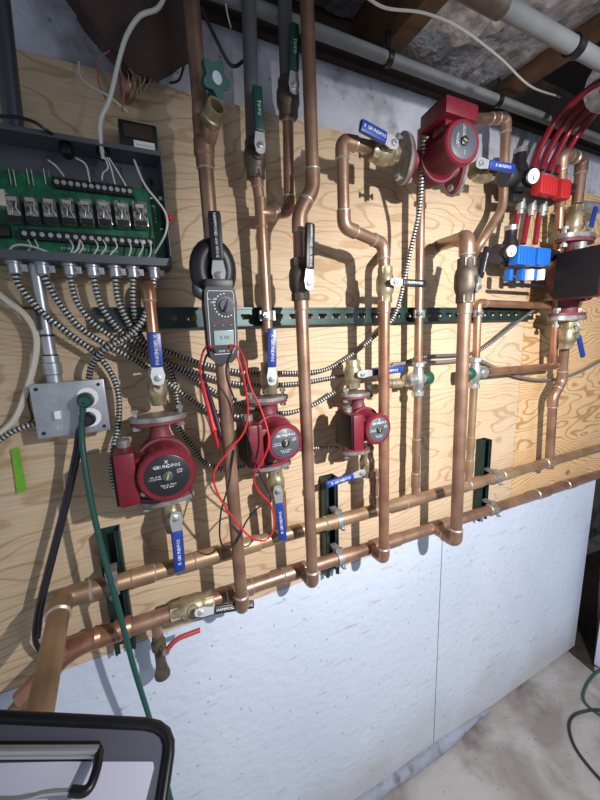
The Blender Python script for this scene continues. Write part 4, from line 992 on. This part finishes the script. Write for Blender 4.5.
# leads
tl = thing('test_lead', 'red test lead looping down over the left middle pump', 'test lead', bot)
lp = [P(236, 352, mo + .01), P(243, 375, F_ + .04), P(248, 408, F_ + .03), P(244, 432, F_ + .03), P(228, 452, F_ + .03), P(214, 473, F_ + .03), P(219, 496, F_ + .03), P(236, 522, F_ + .03), P(252, 538, F_ + .03), P(266, 540, F_ + .02), P(274, 527, F_ + .02), P(271, 506, F_ + .02), P(258, 490, F_ + .03), P(254, 476, F_ + .05), (P(263, 460, F_ + .06)), P(269, 440, F_ + .065), P(262, 412, F_ + .05), P(250, 385, F_ + .04), P(243, 356, F_ + .03), P(232, 345, mo + .02), P(226, 360, mo)]
MB().sweep(spline(lp, 8), .0021, 9).build('cable', 'leadred', tl)
t3 = thing('test_lead', 'red test lead ending in a probe that hangs beside the leftmost riser', 'test lead', bot)
lp = [P(212, 358, mo), P(210, 346, mo + .02), P(203, 352, F_ + .03), P(200, 370, F_ + .02), P(202, 382, F_ + .01)]
MB().sweep(spline(lp, 8), .0021, 9).build('cable', 'leadred', t3)
def probe(a, b, mat, par):
    d = b - a; l_ = d.length
    MB().lathe(a, d, [(0, .0028), (l_ * .1, .0045), (l_ * .7, .0052), (l_ * .72, .0075), (l_ * .75, .0075), (l_ * .77, .004), (l_, .0032), (l_ + .001, .0012), (l_ * 1.15, .001)], 12).build('probe', mat, par)
probe(P(201, 378, F_ + .012), P(218, 446, F_ - .01), 'leadred', t3)
t4 = thing('test_lead', 'black test lead whose probe hangs beside the red probe', 'test lead', bot)
lp = [P(216, 360, mo), P(213, 349, mo + .02), P(206, 357, F_ + .03), P(203, 372, F_ + .02), P(207, 386, F_ + .015)]
MB().sweep(spline(lp, 8), .0021, 9).build('cable', 'cordblack', t4)
probe(P(206, 384, F_ + .012), P(226, 452, F_ - .01), 'cordblack', t4)
t5 = thing('test_lead', 'black test lead making a low loop around the leftmost riser', 'test lead', bot)
lp = [P(230, 360, mo), P(233, 350, mo + .015), P(226, 372, F_ + .04), P(236, 404, F_ + .03), P(248, 437, F_ + .03), P(258, 470, F_ + .045), P(271, 500, F_ + .02), P(258, 508, F_ + .02), P(246, 522, F_ + .02), P(236, 543, F_ + .02), P(226, 548, F_ + .022), P(220, 538, F_ + .022), P(221, 512, F_ + .02), P(228, 486, F_ + .02), P(234, 450, F_ + .018)]
MB().sweep(spline(lp, 8), .0019, 9).build('cable', 'cordblack', t5)

# ------------------------------------------------------------------ overhead pipes and cloth
def along_x(px0, py0, px1, off):
    a = P(px0, py0, off); b = P(px1, 100, off); return a, V((b.x, a.y, a.z))
a = P(400, 63, .05); x0 = P(150, 0, .05).x
tg = thing('overhead_pipe', 'long grey overhead pipe running along the top of the white wall', 'pipe', V((a.x, a.y, a.z)))
MB().cyl(V((x0 - .2, a.y, a.z)), V((X1 - .01, a.y, a.z)), .0135).build('tube', 'insul', tg)
for px in (388, 500):
    q = P(px, 60, .05).x
    mb = MB().lathe(V((q - .008, a.y, a.z)), AX, [(0, .014), (.001, .018), (.015, .018), (.016, .014)], 16); mb.box(V((q, a.y, (a.z + ZJ) / 2 + .01)), AX * .006, TO * .002, UZ * (ZJ - a.z) / 2); mb.build('hanger', 'term', tg)
o2 = .36
a = P(545, 30, o2)
tg = thing('overhead_pipe', 'thick pale grey overhead pipe at the top right corner', 'pipe', V((a.x, a.y, a.z)))
xa2 = P(500, 12, o2).x
MB().cyl(V((xa2, a.y, a.z)), V((X1 - .01, a.y, a.z)), .0145).build('tube', 'insul', tg)
MB().cyl(V((xa2 - .35, a.y, a.z + .0)), V((xa2 + .005, a.y, a.z)), .0185).build('union', 'darkvalve', tg)
q = P(575, 40, o2).x
MB().lathe(V((q - .01, a.y, a.z)), AX, [(0, .015), (.001, .019), (.02, .019), (.021, .015)], 16).build('hanger', 'term', tg)
# foil duct top right
c = P(603, 72, .25)
mb = MB(); pts = [c + V((.03, 0, -.02)), c + V((.16, -.02, .02)), c + V((.45, -.02, .03))]
q = resample(spline(pts, 10), .012); mb.sweep(q, .06, 18, radf=lambda i: .062 + .004 * (i % 2) + random.uniform(-.002, .002)); tag(mb.build('foil_duct', 'foil', angle=20), 'silver foil wrapped duct at the upper right edge beside the red tubes', 'duct')
# sooty hanging cloth / lagging at upper left
mb = MB(); c = P(135, 10, .055); n = 22; prev = None
for k in range(15):
    a_ = k / 14; z = c.z + .16 - .26 * a_
    rx = .115 * math.sin(math.pi * (.12 + .86 * a_)) ** .6 + .004; ry = .032 * math.sin(math.pi * (.12 + .86 * a_)) ** .6 + .003
    i = len(mb.v)
    for j in range(n):
        b = 2 * math.pi * j / n; w1 = 1 + .10 * math.sin(3 * b + k * .7) + .07 * math.sin(5 * b - k)
        mb.v.append(V((c.x + rx * w1 * math.cos(b), c.y + ry * w1 * math.sin(b), z + .008 * math.sin(4 * b))))
    if prev is None: mb.cap(i, n, 0, True)
    else: mb.quadstrip(prev, i, n)
    prev = i
mb.cap(prev, n); tag(mb.build('sooty_lagging', 'soot', angle=80), 'dark sooty wrapped lagging bulging under the joists at upper left', 'insulation')

# ------------------------------------------------------------------ right side of the floor
cr = F(592, 664)
o = slab('white_cabinet', (0, 0, 0), (0.5, 0.5, 1.0), 'foam'); bpy.data.objects.remove(o)
px0 = F(593, 668); vv = px0 - V((CX, CY, 0)); vv.z = 0; vv.normalize(); d2 = (Matrix.Rotation(math.radians(-3), 3, 'Z') @ vv); d1 = V((d2.y, -d2.x, 0))
t = thing('white_cabinet', 'white appliance cabinet cut off by the right edge of the photo', 'appliance', px0 + d1 * .25 + d2 * .15)
M['appl'] = material('white_enamel', (0.60, 0.66, 0.80), 0.35)
MB().box(px0 + d1 * .25 + d2 * .15 + UZ * .42, d1 * .25, d2 * .15, UZ * .40, bev=.01).build('cabinet_body', 'appl', t)
MB().box(px0 + d1 * .26 + d2 * .16 + UZ * .01, d1 * .23, d2 * .13, UZ * .01).build('plinth', 'term', t)
pa, pb = a_recess, b_recess
structure(MB().prism([pa, pb, pb + V((1.2, .5, 0)), V((pa.x + .1, .5, 0)), V((pa.x, .5, 0))], V((0, 0, .004))).build('recess_shade_sheet', 'plate', smooth=False))  # dark sheet added over the floor to put the recess's shade into colour
q = F(585, 652); qx = X_END + .11
MB_ = MB().lathe(V((qx, .16, 0)), UZ, [(0, .075), (.03, .075), (.06, .06), (Z_BB - .01, .06)], 20); tag(MB_.build('masonry_post', 'pier'), 'dark grey round post in the recess past the white panels', 'post')
tag(MB().sweep(spline([F(606, 668, .03), F(596, 673, .015), F(587, 684, .008), F(583, 697, .007), F(589, 707, .006), F(602, 716, .006), F(625, 728, .006)], 8), .006, 10).build('floor_cord', 'cordgreen'), 'dark green cord on the concrete floor running out of the right edge', 'cord')
tag(MB().sweep(spline([F(620, 716, .006), F(600, 710, .02), F(586, 711, .02), F(573, 716, .006), F(569, 727, .006), F(574, 745, .006), F(586, 763, .006), F(604, 783, .006), F(630, 806, .006)], 8), .006, 10).build('floor_cord', 'cordblack'), 'dark cord making a wide loop on the concrete floor at lower right', 'cord')

# ------------------------------------------------------------------ clipboard in the foreground
cam0 = V((CX, CY, CZ)); o0 = cam0 + ray(100, 760).normalized() * .40
nb = (-(ray(100, 760).normalized()) + V((0, -.1, .55))).normalized()
def CB(px, py, h=0.0):
    r = ray(px, py); t_ = (o0 + nb * h - cam0).dot(nb) / r.dot(nb); return cam0 + r * t_
t = thing('clipboard', 'charcoal clipboard with chrome clip and white paper at the lower left corner', 'clipboard', o0)
poly = [CB(x, y) for (x, y) in ((-120, 712), (0, 718), (150, 725), (160, 727), (167, 733), (170, 742), (170, 752), (163, 800), (152, 870), (-120, 870))]
MB().prism(poly, -nb * .012, mi=0, mi_side=1).build('board', ['clipblk', 'clipdark'], t, angle=20)
mb = MB(); mb.sweep([CB(x, y, .0005) for (x, y) in ((-120, 711), (0, 717), (146, 724), (158, 727), (166, 733), (169.5, 743), (169, 755), (162, 802), (152, 870))], .0042, 10); mb.build('rim', 'clipdark', t)
MB().prism([CB(x, y, .0008) for (x, y) in ((-110, 766), (60, 762), (153, 762), (154, 768), (146, 800), (136, 870), (-110, 870))], nb * .0012).build('paper', 'paper', t, smooth=False)
MB().prism([CB(x, y, .004) for (x, y) in ((-110, 742), (100, 742), (103, 748), (101, 757), (-110, 758))], nb * .004).build('clip_plate', 'clipdark', t, smooth=False)
mb = MB(); mb.sweep([CB(-110, 751, .011), CB(98, 749.5, .011)], .0028, 10); mb.sweep([CB(-110, 757, .008), CB(99, 756, .008)], .0016, 8); mb.build('clip_bar', 'chrome', t)
mb = MB(); mb.sweep(fillet([CB(99, 752, .010), CB(97, 770, .016), CB(88, 793, .018), CB(70, 791, .018)], .008), .0032, 10); mb.build('clip_grip', 'clipdark', t)
mb = MB(); mb.sweep(spline([CB(72, 791, .018), CB(45, 793, .018), CB(20, 799, .018), CB(-30, 799, .018), CB(-110, 799, .018)], 5), .0017, 8); mb.build('clip_wire', 'chrome', t)
